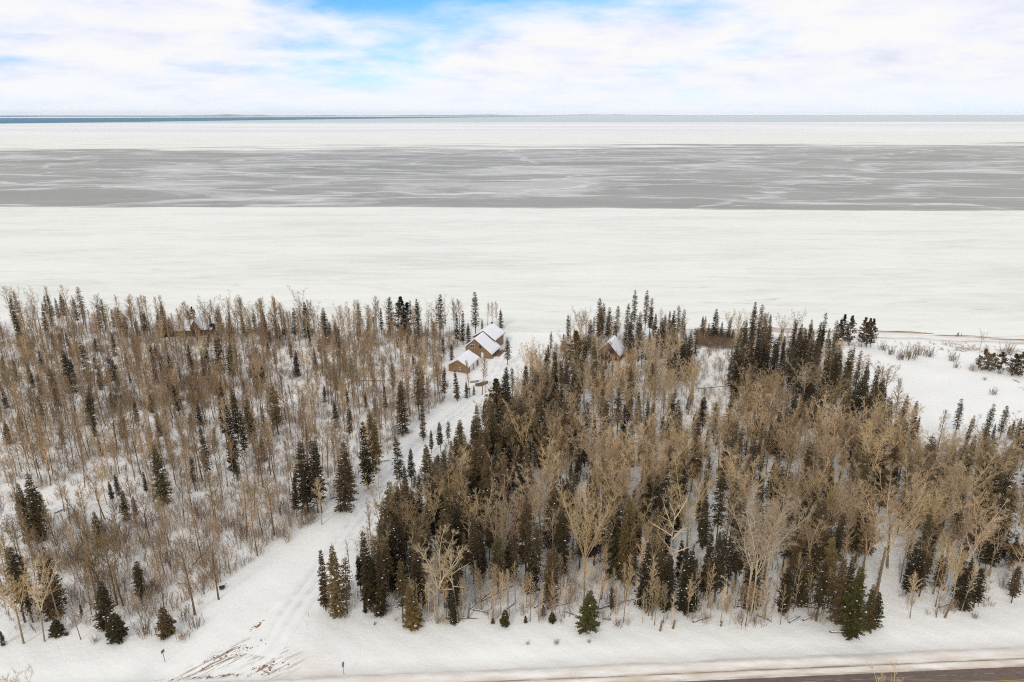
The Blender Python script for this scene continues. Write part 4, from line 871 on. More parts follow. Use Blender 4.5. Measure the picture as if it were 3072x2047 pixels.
# ---- leafless trees that stand out
BIG = [  # tile, tip column, tip row, foot row, mesh, colour, width, label
 (3, 1240, 440, 880, 'broad0', PALE, 1.25, 'great pale aspen with a wide fan crown near the plum-brown cabin'),
 (3, 300, 680, 960, 'fan0', PALE, 1.2, None), (3, 390, 600, 900, 'fan1', TAN, 1.0, None), (3, 140, 1040, 1350, 'fan2', PALE, 1.1, None), (3, 900, 750, 1060, 'fan0', TAN, 1.0, None),
 (3, 990, 1140, 1680, 'broad1', PALE, 1.0, 'tall pale aspen with crooked limbs in the middle of the dense stand'), (3, 480, 1260, 1720, 'fan1', TAN, 1.25, None), (3, 1600, 1180, 1560, 'fan2', PALE, 1.15, None), (3, 1220, 800, 1100, 'fan0', TAN, .9, None), (3, 1140, 800, 1060, 'slim0', PALE, 1.2, None),
 (3, 1480, 640, 860, 'dead0', PALE, 1.0, 'pale leaning dead tree beside the great fan-crowned aspen'), (3, 830, 1230, 1600, 'fan0', TAN, 1.1, None), (3, 1300, 1180, 1600, 'fan1', TAN, 1.1, None), (3, 1750, 950, 1300, 'oval0', PALE, 1.1, None), (3, 1890, 930, 1300, 'fan2', PALE, 1.2, None), (3, 1390, 1380, 1800, 'fan2', TAN, 1.1, None), (3, 1850, 1330, 1760, 'fan0', PALE, 1.2, None), (3, 760, 1420, 1850, 'oval1', TAN, 1.2, None),
 (4, 120, 890, 1300, 'broad1', PALE, .9, None), (4, 720, 1140, 1420, 'fan1', TAN, 1.2, None), (4, 1130, 1150, 1520, 'fan0', PALE, 1.2, None), (4, 820, 1400, 1780, 'fan2', PALE, 1.2, None), (4, 1330, 1310, 1740, 'broad0', PALE, 1.0, 'broad pale aspen at the foot of the snowy clearing'), (4, 1000, 1240, 1620, 'fan1', PALE, 1.1, None), (4, 1480, 980, 1290, 'slim1', GREYB, 1.2, None),
 (4, 1150, 750, 1180, 'slim2', GREYB, 1.3, 'slender grey leafless tree leaning over the snowy clearing'), (4, 1000, 650, 900, 'slim0', GREYB, 1.5, None), (4, 1770, 385, 520, 'oval2', GREYB, 1.1, 'single small leafless tree on the open beach'), (4, 90, 230, 420, 'slim1', GREYB, 1.3, None), (4, 400, 1400, 1740, 'fan0', PALE, 1.1, None), (4, 1790, 1290, 1680, 'fan2', PALE, 1.3, None), (4, 1950, 1260, 1600, 'fan1', TAN, 1.2, None), (4, 1560, 1180, 1500, 'fan0', TAN, 1.1, None), (4, 410, 320, 460, 'slim2', GREYB, 1.4, None), (4, 600, 1200, 1520, 'fan2', TAN, 1.1, None), (4, 200, 1380, 1760, 'oval2', TAN, 1.1, None),
 (7, 1310, 200, 920, 'dead0', SILV, 1.2, 'pale tree with a tufted top and twisted lower limbs in the dense stand'), (7, 670, 130, 860, 'broad1', TAN, .8, 'tall tan aspen with bare lower trunk in the dense stand'), (7, 960, 0, 560, 'fan2', TAN, 1.2, None), (7, 1480, 40, 640, 'fan0', PALE, 1.3, None), (7, 1975, 240, 1035, 'fan1', SILV, 1.2, 'tall pale aspen beside the giant white-trunked one at the stand edge'),
 (7, 300, 400, 740, 'dead1', REDB, .8, None), (7, 470, 590, 900, 'slim0', PALE, 1.1, None), (7, 1090, 470, 900, 'slim1', PALE, 1.1, None), (7, 60, 200, 620, 'dead1', SILV, .8, None), (7, 1190, 600, 1060, 'pole0', PALE, 1.2, None), (7, 1390, 640, 1000, 'pole1', SILV, 1.0, None),
 (8, 145, 130, 1100, 'fan2', SILV, 1.25, 'giant white-trunked aspen at the highway edge of the dense stand'), (8, 45, 280, 1060, 'fan0', SILV, .9, None), (8, 1050, 150, 900, 'fan1', TAN, 1.3, 'tall double-topped aspen beside the footpath gap'), (8, 740, 60, 640, 'broad0', PALE, .8, None), (8, 1120, 20, 700, 'fan0', TAN, 1.2, None), (8, 1260, 0, 620, 'broad1', PALE, .9, None), (8, 590, 230, 640, 'dead0', PALE, .9, None), (8, 1300, 380, 820, 'oval0', TAN, 1.1, None), (8, 1580, 560, 1020, 'fan2', PALE, .9, None), (8, 1640, 660, 1025, 'slim0', PALE, 1.2, None), (8, 1440, 430, 900, 'oval1', TAN, 1.1, None), (8, 1230, 760, 1080, 'dead1', PALE, .8, None), (8, 1450, 100, 520, 'fan1', PALE, 1.0, None), (8, 1880, 130, 520, 'fan0', PALE, .9, None), (8, 370, -20, 420, 'fan2', PALE, 1.1, None), (8, 1680, 0, 400, 'fan1', PALE, 1.1, None), (8, 1990, 60, 420, 'slim2', GREYB, 1.2, None), (8, 1430, 770, 1075, 'dead1', GREYB, .6, None), (8, 940, 640, 900, 'pole2', GREYB, 1.2, None),
 (6, 1400, 470, 1115, 'fan0', SILV, 1.25, 'pale leaning aspen with one-sided crown in the dense stand'), (6, 1570, 550, 1110, 'dead0', SILV, 1.1, 'pale dead tree with few crooked limbs at the stand edge'), (6, 1240, 390, 800, 'oval0', PALE, 1.2, None), (6, 1670, 270, 700, 'dead1', SILV, 1.0, None), (6, 1540, 0, 420, 'fan1', PALE, 1.1, None), (6, 515, 15, 365, 'slim2', SILV, 1.4, 'pale slender birch at the brushy edge of the driveway'), (6, 905, 195, 560, 'slim1', GREYB, 1.0, 'thin leafless tree rising beside the driveway edge'), (6, 1780, 240, 640, 'slim0', SILV, 1.2, None), (6, 1930, 300, 640, 'slim2', SILV, 1.1, None), (6, 1385, 690, 1010, 'pole0', SILV, 1.2, None), (6, 740, 480, 700, 'pole1', GREYB, 1.3, None), (6, 970, 330, 560, 'pole2', GREYB, 1.2, None), (6, 770, 60, 175, 'pole0', GREYB, 1.3, None),
 (5, 30, 690, 1275, 'fan1', TAN, 1.0, 'pale aspen at the highway edge of the brushy wood'), (5, 210, 730, 1255, 'fan0', PALE, .9, None), (5, 320, 530, 1090, 'slim1', PALE, 1.2, None), (5, 700, 420, 960, 'oval0', OLIVE, 1.0, None), (5, 780, 430, 980, 'oval1', (.26, .19, .09), 1.2, None), (5, 830, 430, 985, 'oval2', (.28, .2, .1), 1.0, None), (5, 640, 520, 1000, 'slim0', GREYB, 1.2, None), (5, 1390, 470, 1055, 'oval1', REDB, 1.3, 'leafless reddish sapling clump leader by the driveway bend'), (5, 1610, 560, 940, 'pole1', REDB, 2.0, 'twiggy small tree standing alone on the driveway side'), (5, 470, 60, 355, 'slim2', TAN, 1.3, None), (5, 720, 60, 340, 'slim0', TAN, 1.3, None), (5, 600, 100, 350, 'slim1', GREYB, 1.2, None), (5, 1040, 850, 1160, 'slim1', GREYB, .9, None), (5, 550, 950, 1240, 'pole0', GREYB, 1.2, None),
 (2, 370, 40, 420, 'oval2', REDB, 1.3, 'tall round-crowned leafless tree rising above the shore spruces'), (2, 180, 90, 420, 'slim0', GREYB, 1.2, None), (2, 490, 120, 420, 'slim1', GREYB, 1.1, None), (2, 970, 90, 400, 'slim2', GREYB, 1.3, None), (2, 60, 120, 420, 'slim0', GREYB, 1.3, None), (2, 730, 160, 420, 'oval0', GREYB, 1.1, None), (2, 1640, 120, 430, 'slim1', GREYB, 1.4, None), (2, 1900, 130, 340, 'slim2', REDB, 1.2, None), (2, 1860, 130, 320, 'slim0', GREYB, 1.2, None), (2, 1940, 120, 350, 'slim1', GREYB, .9, None), (2, 1190, 400, 700, 'fan1', PALE, 1.1, 'pale vase-shaped aspen in front of the shore spruces'), (2, 1260, 410, 680, 'slim0', SILV, 1.4, None), (2, 1000, 350, 600, 'dead0', PALE, .9, None), (2, 570, 440, 660, 'slim2', SILV, 1.3, None), (2, 640, 440, 660, 'slim0', PALE, 1.2, None), (2, 1430, 400, 620, 'oval0', TAN, 1.3, None), (2, 1020, 650, 860, 'dead1', GREYB, .8, None), (2, 1840, 560, 860, 'slim1', GREYB, 1.2, 'slim leafless tree in front of the garage side door'), (2, 1720, 600, 890, 'slim2', GREYB, 1.2, 'slim leafless tree before the garage roof'), (2, 1815, 580, 880, 'pole0', GREYB, 1.6, None), (2, 60, 1280, 1600, 'oval1', REDB, 1.2, None), (2, 900, 1080, 1500, 'slim0', PALE, 1.2, None), (2, 420, 480, 800, 'oval2', TAN, 1.2, None),
 (1, 50, 600, 1010, 'broad0', (.27, .20, .10), .75, 'wide golden-brown leafless tree in the brushy wood toward the shore'), (1, 230, 20, 330, 'oval0', TAN, 1.0, None), (1, 40, 20, 320, 'oval1', TAN, 1.1, None), (1, 130, 40, 330, 'oval2', TAN, 1.0, None), (1, 350, 0, 330, 'slim0', GREYB, 1.4, None), (1, 490, -10, 330, 'oval1', GREYB, 1.2, None), (1, 1000, 100, 400, 'slim1', GREYB, 1.3, None), (1, 1130, 90, 400, 'slim2', TAN, 1.4, None), (1, 1240, 90, 400, 'slim0', TAN, 1.3, None), (1, 1620, 110, 400, 'oval0', TAN, 1.2, None), (1, 1740, 110, 400, 'oval2', TAN, 1.2, None), (1, 1880, 110, 400, 'slim1', GREYB, 1.5, None), (1, 2030, 120, 400, 'slim2', GREYB, 1.4, None), (1, 1450, 130, 360, 'slim0', GREYB, 1.2, None), (1, 560, 290, 700, 'oval1', (.27, .2, .1), 1.4, None), (1, 770, 400, 640, 'dead0', SILV, .8, None), (1, 1570, 440, 720, 'fan2', PALE, .9, None), (1, 1390, 330, 640, 'slim1', PALE, 1.2, None), (1, 1990, 560, 900, 'oval0', (.29, .2, .11), 1.3, None), (1, 1440, 1020, 1300, 'oval2', (.29, .21, .11), 1.3, None), (1, 1750, 900, 1330, 'slim2', PALE, 1.3, None), (1, 1990, 960, 1330, 'slim0', PALE, 1.3, None), (1, 2030, 1280, 1600, 'oval1', REDB, 1.2, None), (1, 840, 870, 1280, 'oval0', (.2, .15, .085), 1.2, None), (1, 230, 890, 1270, 'oval1', (.2, .15, .085), 1.2, None), (1, 510, 740, 1250, 'oval2', (.22, .16, .09), 1.3, None), (1, 420, 860, 1230, 'oval0', (.19, .14, .085), 1.3, None), (1, 130, 820, 1230, 'oval2', (.22, .16, .09), 1.3, None), (1, 770, 820, 1120, 'slim1', GREYB, 1.2, None), (1, 1270, 1040, 1330, 'oval1', TAN, 1.2, None),
]
taken = [(x, y) for x, y, h, f in conifers]
nleaf = {'aspen_tree': 0, 'slender_tree': 0}
tree_name = lambda key: 'slender_tree' if key[0] in 'sp' else 'aspen_tree'  # slim and pole meshes get their own name by shape; species not identified
def leafless(x, y, h, key, c, wid, label=None, lean=None):
    wr = where(x, y); cwd = 'pale' if c[0] > .4 else 'reddish-brown' if c is REDB else 'golden-brown' if c[2] < .115 and c[0] > .18 else 'tan' if c[0] > .3 else 'grey-brown'
    shp = {'f': 'vase-crowned', 'o': 'round-crowned', 's': 'slender', 'b': 'wide-crowned', 'd': 'sparse-limbed', 'p': 'pole-thin'}[key[0]]
    lab = label or f'{size_word(h)} {shp} {cwd} leafless tree {wr}'
    grp = None if label else f'leafless trees {wr}'
    kk = random.uniform(.82, 1.2); cc = (c[0] * kk, c[1] * kk, c[2] * kk * random.uniform(.9, 1.08))
    tcc = (.36, .30, .23) if c is SILV else (.26, .21, .155) if c is PALE else tuple(v * .5 for v in c)
    tree(tree_name(key), key, x, y, h, lab, 'tree', grp, cc, tcc, wid, lean or (R(random.gauss(0, 2.2)), R(random.gauss(0, 2.2))))
    nleaf[tree_name(key)] += 1
for t_, a_, b2, c_, key, cc, wid, lab in BIG:
    sx, sy = tpx(t_, a_, b2); _, by = tpx(t_, 0, c_); x, y, h = place(sx, sy, by)
    hmax = 23 if key[0] in 'fbd' else 17
    if h > hmax:
        h = hmax * random.uniform(.85, 1); g_ = gpt(sx, sy, h); x, y = g_.x, g_.y
    hn = TM[key][2]; leafless(x, y, h, key, cc, wid * (hn / h) ** .25, lab); taken.append((x, y))
for dx, dy, h, key in ((0.5, -5, 9, 'slim0'), (2.5, -7, 10, 'oval1'), (4.5, -5.5, 8.5, 'slim2'), (-1.5, -4, 10, 'oval0'), (6, -7, 11, 'fan1'), (3.2, -3.4, 8, 'oval3'), (0.2, -8, 11, 'oval2'), (5, -9, 12, 'fan0')):
    leafless(kc.x + dx, kc.y + dy, h, key, TAN, 1.1)
for dx, dy, h in ((1.5, -3.6, 4.2), (3.6, -4.6, 5.0), (-2.2, -6, 8), (5.6, -3.8, 5.5)):
    tree('spruce_tree', 'spire0' if h > 6 else 'small0', kc.x + dx, kc.y + dy, h, f'{"short" if h < 5 else "low" if h < 6 else "taller"} dark spruce screening the log cabin', 'tree', 'spruces screening the log cabin', GREEN, (.13, .10, .075), .9)
# crown tops reaching into view from trees on the near side of the highway
for sx, sy, h, key, lab in ((2690, 2018, 15.5, 'fan0', 'leafless treetop reaching up in front of the highway'), (25, 2034, 14, 'fan2', 'leafless treetop on the near side of the highway verge')):
    g_ = gpt(sx, sy, h); leafless(g_.x, g_.y, h, key, PALE, .8, lab, (0.001, 0.001))

# ---- fill of both woods
FOOT = [(fr.x - 5, fr.y + 2, 10), (fr.x - 2, fr.y + 10, 10), (gl.x + 4, gl.y + 4, 8), (gl.x + 9, gl.y - 1, 6), (gl.x + 6, gl.y - 7, 5), (cr.x - 3, cr.y + 5, 6), (lc.x, lc.y + 4, 5), (lc.x - 6, lc.y + 4, 5), (lc.x + 4, lc.y + 4, 4), (kc.x + 3, kc.y + 2, 6)]
def free(x, y, dmin, drive=5.2):
    if float(drive_dist(x, y)[0]) < drive: return False
    if y - (ROAD0 + ROADS * x) < 12 or y > float(shore(x)) - 2: return False
    return all(math.hypot(x - a_, y - b2) > c for a_, b2, c in FOOT)
DRV = [(1440, 1180), (1290, 1300), (1150, 1440), (1000, 1640), (880, 1820), (945, 1820), (1040, 1660), (1150, 1500), (1280, 1370), (1450, 1235)]
CLEAR = [[(1330, 960), (1570, 960), (1570, 1130), (1330, 1130)], [(1825, 1015), (1872, 1015), (1872, 1046), (1825, 1046)],
         [(2095, 1050), (2190, 1050), (2190, 1185), (2095, 1185)], DRV, [(2720, 1130), (3072, 1150), (3072, 1290), (2760, 1290)]]
def covers(x, y, h):                                          # would this tree hide something the photo shows open?
    for f_ in (.5, .75, 1.0):
        z = h * f_; d = depth(y, z); u = 1536 + FPX * x / d; v = 1023.5 - FPX * (y * SP + (z - CAM_H) * CP) / d
        for q in CLEAR:
            if inpoly([u], [v], q)[0]: return True
    return False
def clump(x, y): return math.sin(x * .19 + 1.1 * math.sin(y * .11)) + math.sin(y * .17 + 1.3 * math.sin(x * .09 + 2)) + .6 * math.sin(x * .05 + y * .41)
def sample(poly, n, dmin, drive=5.2, weight=None, tries=60000):
    a_ = np.array(poly); lo, hi = a_.min(0), a_.max(0); got = []; cell = {}
    P_ = rng.uniform(lo, hi, (tries, 2)); ok = inpoly(P_[:, 0], P_[:, 1], poly); P_ = P_[ok]; P_ = P_[drive_dist(P_[:, 0], P_[:, 1]) > drive]
    for x, y in P_:
        if len(got) >= n: break
        if weight is not None and rng.random() > weight(x, y): continue
        k = (int(x // dmin), int(y // dmin))
        if any(math.hypot(x - q[0], y - q[1]) < dmin for i in (-1, 0, 1) for j in (-1, 0, 1) for q in cell.get((k[0] + i, k[1] + j), ())): continue
        if not free(x, y, dmin, drive): continue
        cell.setdefault(k, []).append((x, y)); got.append((float(x), float(y)))
    return got
def inA(x, y, poly=WOOD_A): return bool(inpoly([x], [y], poly)[0])
OPEN_A = gpoly([(100, 1470), (420, 1440), (480, 1560), (160, 1590)])
THICK_A = gpoly([(150, 1560), (900, 1480), (960, 1560), (640, 1790), (480, 1870), (150, 1800)])
GLADE2 = gpoly([(2600, 1560), (2690, 1560), (2700, 1900), (2590, 1900)])
def wA(x, y):
    if inA(x, y, OPEN_A): return .12
    if inA(x, y, THICK_A): return .22
    return (1.0 if y > 150 else .55) * (1 if clump(x, y) > -.1 else .10)
WALL_B = gpoly([(985, 1815), (1100, 1650), (1225, 1500), (1390, 1375), (1520, 1270), (1640, 1180), (1760, 1200), (1640, 1400), (1500, 1620), (1380, 1840)])
FARDARK = gpoly([(2180, 1150), (2220, 1040), (2420, 1050), (2560, 1180), (2680, 1300), (2600, 1330), (2440, 1300), (2200, 1220)])
def wB(x, y):
    if inA(x, y, FARDARK): return .10
    if inA(x, y, GLADE): return .06
    if inA(x, y, GLADE2): return 0
    if y > 205 and x > 62: return .22
    if inA(x, y, WALL_B): return .42
    return (1.0 if y < 225 else .5) * (1 if clump(x + 40, y) > -.6 else .35)
fillA = sample(WOOD_A, 1080, 1.7, 5.5, wA, 120000); fillB = sample(WOOD_B, 560, 2.2, 4.5, wB, 120000)
fillB += [(x, y) for x, y in sample(gpoly([(1230, 1872), (1650, 1874), (2300, 1884), (2560, 1888), (2560, 1800), (1230, 1790)]), 90, 1.4, 4.5)]
fill = [(x, y, 'A') for x, y in fillA] + [(x, y, 'B') for x, y in fillB]
random.shuffle(fill)
spec = []
for x, y, r_ in fill:
    far_ = y > 185
    if r_ == 'A':
        key = random.choice(['slim0', 'slim1', 'slim2', 'oval0', 'oval1', 'oval2', 'oval3', 'slim0', 'pole0', 'pole1'])
        h = random.uniform(9.5, 15) if key[0] != 'p' else random.uniform(6, 10)
        c = random.choice([TAN, GREYB, GREYB, (.27, .195, .115), REDB] if not far_ else [GREYB, GREYB, REDB, TAN, (.24, .17, .105)])
    else:
        key = random.choice(['fan0', 'fan1', 'fan2', 'fan3', 'fan1', 'oval0', 'oval1', 'oval2', 'slim0', 'slim1', 'slim2', 'pole2'])
        h = random.uniform(12, 18) if key[0] in 'fo' else random.uniform(8, 13) if key[0] == 's' else random.uniform(5, 8)
        if y > 200: h *= .8
        if y < 110: key = random.choice(['pole0', 'pole1', 'slim1', 'slim2']); h = random.uniform(5, 10)
        c = random.choice([PALE, TAN, TAN, PALE, GREYB])
    for _ in range(3):
        if covers(x, y, h): h *= .62
    if covers(x, y, h) or h < 2.5: continue
    if h < 6 and key[0] in 'fo': key = random.choice(['pole0', 'slim1'])
    spec.append((x, y, h, key, c))
spec.sort(key=lambda s_: -s_[2] / math.hypot(s_[1], CAM_H))
rest = []
for s_ in spec:
    x, y, h, key, c = s_
    if nleaf[tree_name(key)] < 298: leafless(x, y, h, key, c, random.uniform(1.0, 1.35) if key[0] == 'f' and x > 20 else random.uniform(.85, 1.25))
    else: rest.append(s_)

# ------------------------------------------------------------------ masses too many to count: geometry-node scatter
OWN = {}
def own_mat(base, c):
    k = (base, tuple(round(v, 3) for v in c))
    if k not in OWN: OWN[k] = tinted(f'{base} {len(OWN)}', own=c, spread=0.6)
    return OWN[k]
def hidden_obj(name, mesh, c, bark=None):
    m = mesh.copy()
    for i, q in enumerate(m.materials):
        if q in (M_TWIG, M_NEEDLE): m.materials[i] = own_mat('scattered foliage', c)
        elif q is M_TWIGLET: m.materials[i] = own_mat('scattered twigs', tuple(v * .84 for v in c))
        elif q is M_BARK: m.materials[i] = own_mat('scattered bark', bark or c)
    return bpy.data.objects.new(name, m)
def scatter(name, pts, sources, label, cat, seed=1):
    """pts: (x, y, z, scale, width, index); sources: objects kept out of the scene, one picked per point"""
    coll = bpy.data.collections.new(name + ' sources')
    for o in sources: coll.objects.link(o)
    m = bpy.data.meshes.new(name); m.from_pydata([p[:3] for p in pts], [], [])
    for an, k in (('sc', 3), ('wd', 4)):
        a_ = m.attributes.new(an, 'FLOAT', 'POINT'); a_.data.foreach_set('value', [float(p[k]) for p in pts])
    a_ = m.attributes.new('ix', 'INT', 'POINT'); a_.data.foreach_set('value', [int(p[5]) for p in pts])
    a_ = m.attributes.new('rz', 'FLOAT', 'POINT'); a_.data.foreach_set('value', list(rng.uniform(0, 6.28, len(pts))))
    ng = bpy.data.node_groups.new(name, 'GeometryNodeTree')
    ng.interface.new_socket('Geometry', in_out='INPUT', socket_type='NodeSocketGeometry'); ng.interface.new_socket('Geometry', in_out='OUTPUT', socket_type='NodeSocketGeometry')
    gi = ng.nodes.new('NodeGroupInput'); go = ng.nodes.new('NodeGroupOutput')
    ci = ng.nodes.new('GeometryNodeCollectionInfo'); ci.inputs['Collection'].default_value = coll; ci.inputs['Separate Children'].default_value = True; ci.inputs['Reset Children'].default_value = True
    io = ng.nodes.new('GeometryNodeInstanceOnPoints'); io.inputs['Pick Instance'].default_value = True
    def na(an, tp):
        q = ng.nodes.new('GeometryNodeInputNamedAttribute'); q.data_type = tp; q.inputs['Name'].default_value = an; return q.outputs[0]
    cx = ng.nodes.new('ShaderNodeCombineXYZ'); s_, w_ = na('sc', 'FLOAT'), na('wd', 'FLOAT')
    ng.links.new(w_, cx.inputs[0]); ng.links.new(w_, cx.inputs[1]); ng.links.new(s_, cx.inputs[2])
    cr2 = ng.nodes.new('ShaderNodeCombineXYZ'); ng.links.new(na('rz', 'FLOAT'), cr2.inputs[2])
    ng.links.new(gi.outputs[0], io.inputs['Points']); ng.links.new(ci.outputs[0], io.inputs['Instance']); ng.links.new(na('ix', 'INT'), io.inputs['Instance Index'])
    ng.links.new(cx.outputs[0], io.inputs['Scale']); ng.links.new(cr2.outputs[0], io.inputs['Rotation']); ng.links.new(io.outputs[0], go.inputs[0])
    o = link(name, m); md = o.modifiers.new('scatter', 'NODES'); md.node_group = ng
    tag(o, label, cat, kind='stuff'); return o
def whole(key):                                              # trunk and crown of a tree in one mesh, for the scattered rest
    tm, cm_, hn = TM[key]; mb = MB()
    for me_, off in ((tm, 0), (cm_, 1)):
        vs_ = [tuple(v.co) for v in me_.vertices]; o = len(mb.v); mb.v.extend(vs_)
        for p_ in me_.polygons: mb.f.append(tuple(i + o for i in p_.vertices)); mb.m.append(0 if off == 0 else 1 + p_.material_index)
    return mb.mesh(key + ' whole', [M_BARK] + list(cm_.materials))
keys = sorted({s_[3] for s_ in rest}); cols = [TAN, GREYB, REDB, PALE]; srcs = []; smap = {}
for k in keys:
    wm = whole(k)
    for ci_, c in enumerate(cols): smap[(k, ci_)] = len(srcs); srcs.append(hidden_obj(f's{len(srcs):03d}', wm, c))
pts = []
for x, y, h, key, c in rest:
    ci_ = min(range(4), key=lambda i: sum((cols[i][j] - c[j]) ** 2 for j in range(3))); s_ = h / TM[key][2]
    pts.append((x, y, zg(x, y), s_, s_ * random.uniform(.85, 1.25), smap[(key, ci_)]))
if pts: scatter('leafless_wood', pts, srcs, 'mass of small leafless trees filling both woods behind the larger ones', 'trees')
# remaining conifers plus dim undergrowth of young spruce in the dense stand
WALL = gpoly([(985, 1815), (1100, 1650), (1225, 1500), (1390, 1375), (1520, 1270), (1640, 1180), (1760, 1200), (1640, 1400), (1500, 1620), (1380, 1840)])
wall = sample(WALL, 150, 1.9, 4.0) + sample(FARDARK, 75, 2.2, 4.0)
und = sample(WOOD_B, 520, 2.0, 4.2, lambda x, y: (0 if inA(x, y, GLADE2) or inA(x, y, GLADE) else (1 if 112 < y < 175 else .5 if y > 175 and x < 62 else .3 if y > 175 else .1)), 120000)
srcs = [hidden_obj(f'c{i}', whole(k), c, (.13, .10, .075)) for i, (k, c) in enumerate((('spire0', DARK), ('spire1', DARK), ('fir1', GREEN), ('old2', BROWN), ('snowy0', DARK), ('small0', GREEN), ('fir0', BROWN), ('spire2', BROWN), ('thin0', BROWN), ('thin1', GREEN)))]
pts = [(x, y, zg(x, y), h / 12, h / 12 * 1.1, random.choice([0, 1, 2, 3, 6])) for x, y, h, k in conifer_rest]
pts += [(x, y, zg(x, y), q, q * random.uniform(.75, 1.05), random.choice([0, 1, 2, 4, 3, 3, 7, 7, 8, 8, 9, 9])) for x, y in und for q in (random.uniform(.45, 1.25),) if not covers(x, y, q * 12)]
pts += [(x, y, zg(x, y), q, q * random.uniform(.7, .95), random.choice([0, 0, 1, 1, 3, 7, 8, 9, 4])) for x, y in wall for q in (random.uniform(.75, 1.35),) if not covers(x, y, q * 12)]
undA = sample(WOOD_A, 110, 4, 6, lambda x, y: 1 if y > 170 else .3)
pts += [(x, y, zg(x, y), q, q * 1.1, random.choice([2, 4, 6, 3])) for x, y in undA for q in (random.uniform(.3, .85),) if not covers(x, y, q * 12)]
scatter('spruce_wood', pts, srcs, 'mass of smaller spruces half hidden among the larger trees', 'trees')
# brush
srcs = [hidden_obj(f'b{i}', brush(200 + i, 13, 3.2, 1.9).mesh('brush', M_TWIG), c) for i, c in enumerate(((.34, .25, .17), (.28, .20, .14), (.37, .28, .185), (.22, .155, .115)))]
def wbA(x, y): return .15 if inA(x, y, OPEN_A) else (.7 if inA(x, y, THICK_A) else .7 * (1 if clump(x, y) > -.4 else .4))
bp_ = sample(WOOD_A, 5400, .7, 4.2, wbA, 200000)
pts = [(x, y, zg(x, y), s_, s_ * random.uniform(.8, 1.3), random.randint(0, 3)) for x, y in bp_ for s_ in (random.uniform(.5, 1.4) if inA(x, y, THICK_A) else random.uniform(.35, .9),)]
bq = sample(WOOD_B, 2400, .9, 4.0, lambda x, y: 0 if inA(x, y, GLADE2) else 1.0 if (inA(x, y, GLADE) or y < 118 or y > 205) else .45, 80000)
pts += [(x, y, zg(x, y), s_, s_ * random.uniform(.8, 1.2), random.randint(0, 3)) for x, y in bq for s_ in (random.uniform(.3, .95),)]
red = gpoly([(330, 1170), (640, 1120), (700, 1170), (560, 1230), (330, 1240)])
pts += [(x, y, zg(x, y), random.uniform(.5, .9), random.uniform(.9, 1.3), random.choice([1, 3])) for x, y in sample(red, 190, .7, 4, lambda x, y: .25 + .75 * (math.sin(x * .21 + 1) * math.sin(y * .17) > -.2))]
red2 = gpoly([(2090, 1000), (2210, 1010), (2210, 1050), (2090, 1045)])
pts += [(x, y, zg(x, y), random.uniform(.7, 1.1), random.uniform(.9, 1.3), random.choice([1, 3])) for x, y in sample(red2, 160, .7, 4)]
beach_strip = gpoly([(2300, 1012), (2640, 1022), (2900, 1032), (3072, 1050), (3072, 1068), (2640, 1045), (2300, 1030)])
pts += [(x, y, zg(x, y), random.uniform(.15, .4), random.uniform(.3, .8), random.choice([0, 1, 2])) for x, y in sample(beach_strip, 170, .8, 4, lambda x, y: .2 + .8 * (math.sin(x * .3) + math.sin(x * .11 + 1) > .2))]
scatter('brush', pts, srcs, 'leafless brown brush and saplings covering the woodland floor', 'brush')
# shrubs standing singly on the snowy clearing and verge
sh_m = [brush(300 + i, 26, 2.2, 2.0, 1.1).mesh('shrub', M_TWIG) for i in range(3)]
SHR = [(4, 1200, 590, 1.8, 'largest leafless shrub on the clearing below the beach'), (4, 1130, 600, 1.3, 'lower shrub joined to the largest clearing shrub'), (4, 1270, 560, 1.2, 'shrub on the beach side of the largest clearing shrub'), (4, 1345, 575, 1.3, 'rounded shrub at the open end of the shrub row'), (4, 1040, 560, 1.1, 'shrub at the pine end of the shrub row'), (4, 980, 520, 1.0, 'small shrub at the foot of the beach pines'),
       (4, 1530, 610, 1.2, 'isolated round grey shrub on the clearing'), (4, 1560, 665, .7, 'low sprawling shrub below the isolated round one'), (4, 1690, 690, .9, 'reddish shrub beside the round beach pines'), (4, 1850, 870, .8, 'ragged low shrub in the middle of the clearing'), (4, 1780, 760, .4, 'tuft of twigs poking through the clearing snow'), (4, 1960, 560, 1.5, 'tall tan shrub behind the cone-shaped pine'), (4, 1900, 710, .6, 'low dry shrub in front of the round pines'),
       (5, 730, 1265, .55, 'low spray of dry stems at the highway edge of brushy wood'), (5, 1400, 1245, .9, 'reddish dry shrub at the driveway mouth'), (5, 1500, 1150, 1.1, 'upright shrub by the driveway mouth'), (5, 1110, 1200, 1.5, 'many-stemmed grey shrub at the highway edge of brushy wood'),
       (7, 430, 1270, .4, 'brown tuft of dry weeds on the snowy verge'), (7, 210, 1280, .3, 'faint tuft of dry grass on the snowy verge'), (7, 680, 1265, .3, 'small weed tuft below the lone verge fir'), (7, 900, 1140, .7, 'thin shrub beside the lone verge fir'), (8, 1660, 1080, .5, 'dry tuft in front of the big dark spruces')]
for i, (t_, a_, b2, s_, lab) in enumerate(SHR):
    sx, sy = tpx(t_, a_, b2); g_ = gpt(sx, sy); o = link('shrub', sh_m[i % 3]); o.location = (g_.x, g_.y, zg(g_.x, g_.y)); s_ *= 1.35 if t_ == 4 else 1.0; o.scale = (s_, s_, s_); o.rotation_euler.z = i
    o.color = (*(REDB if 'red' in lab else (.20, .145, .10)), 1); tag(o, lab, 'shrub')
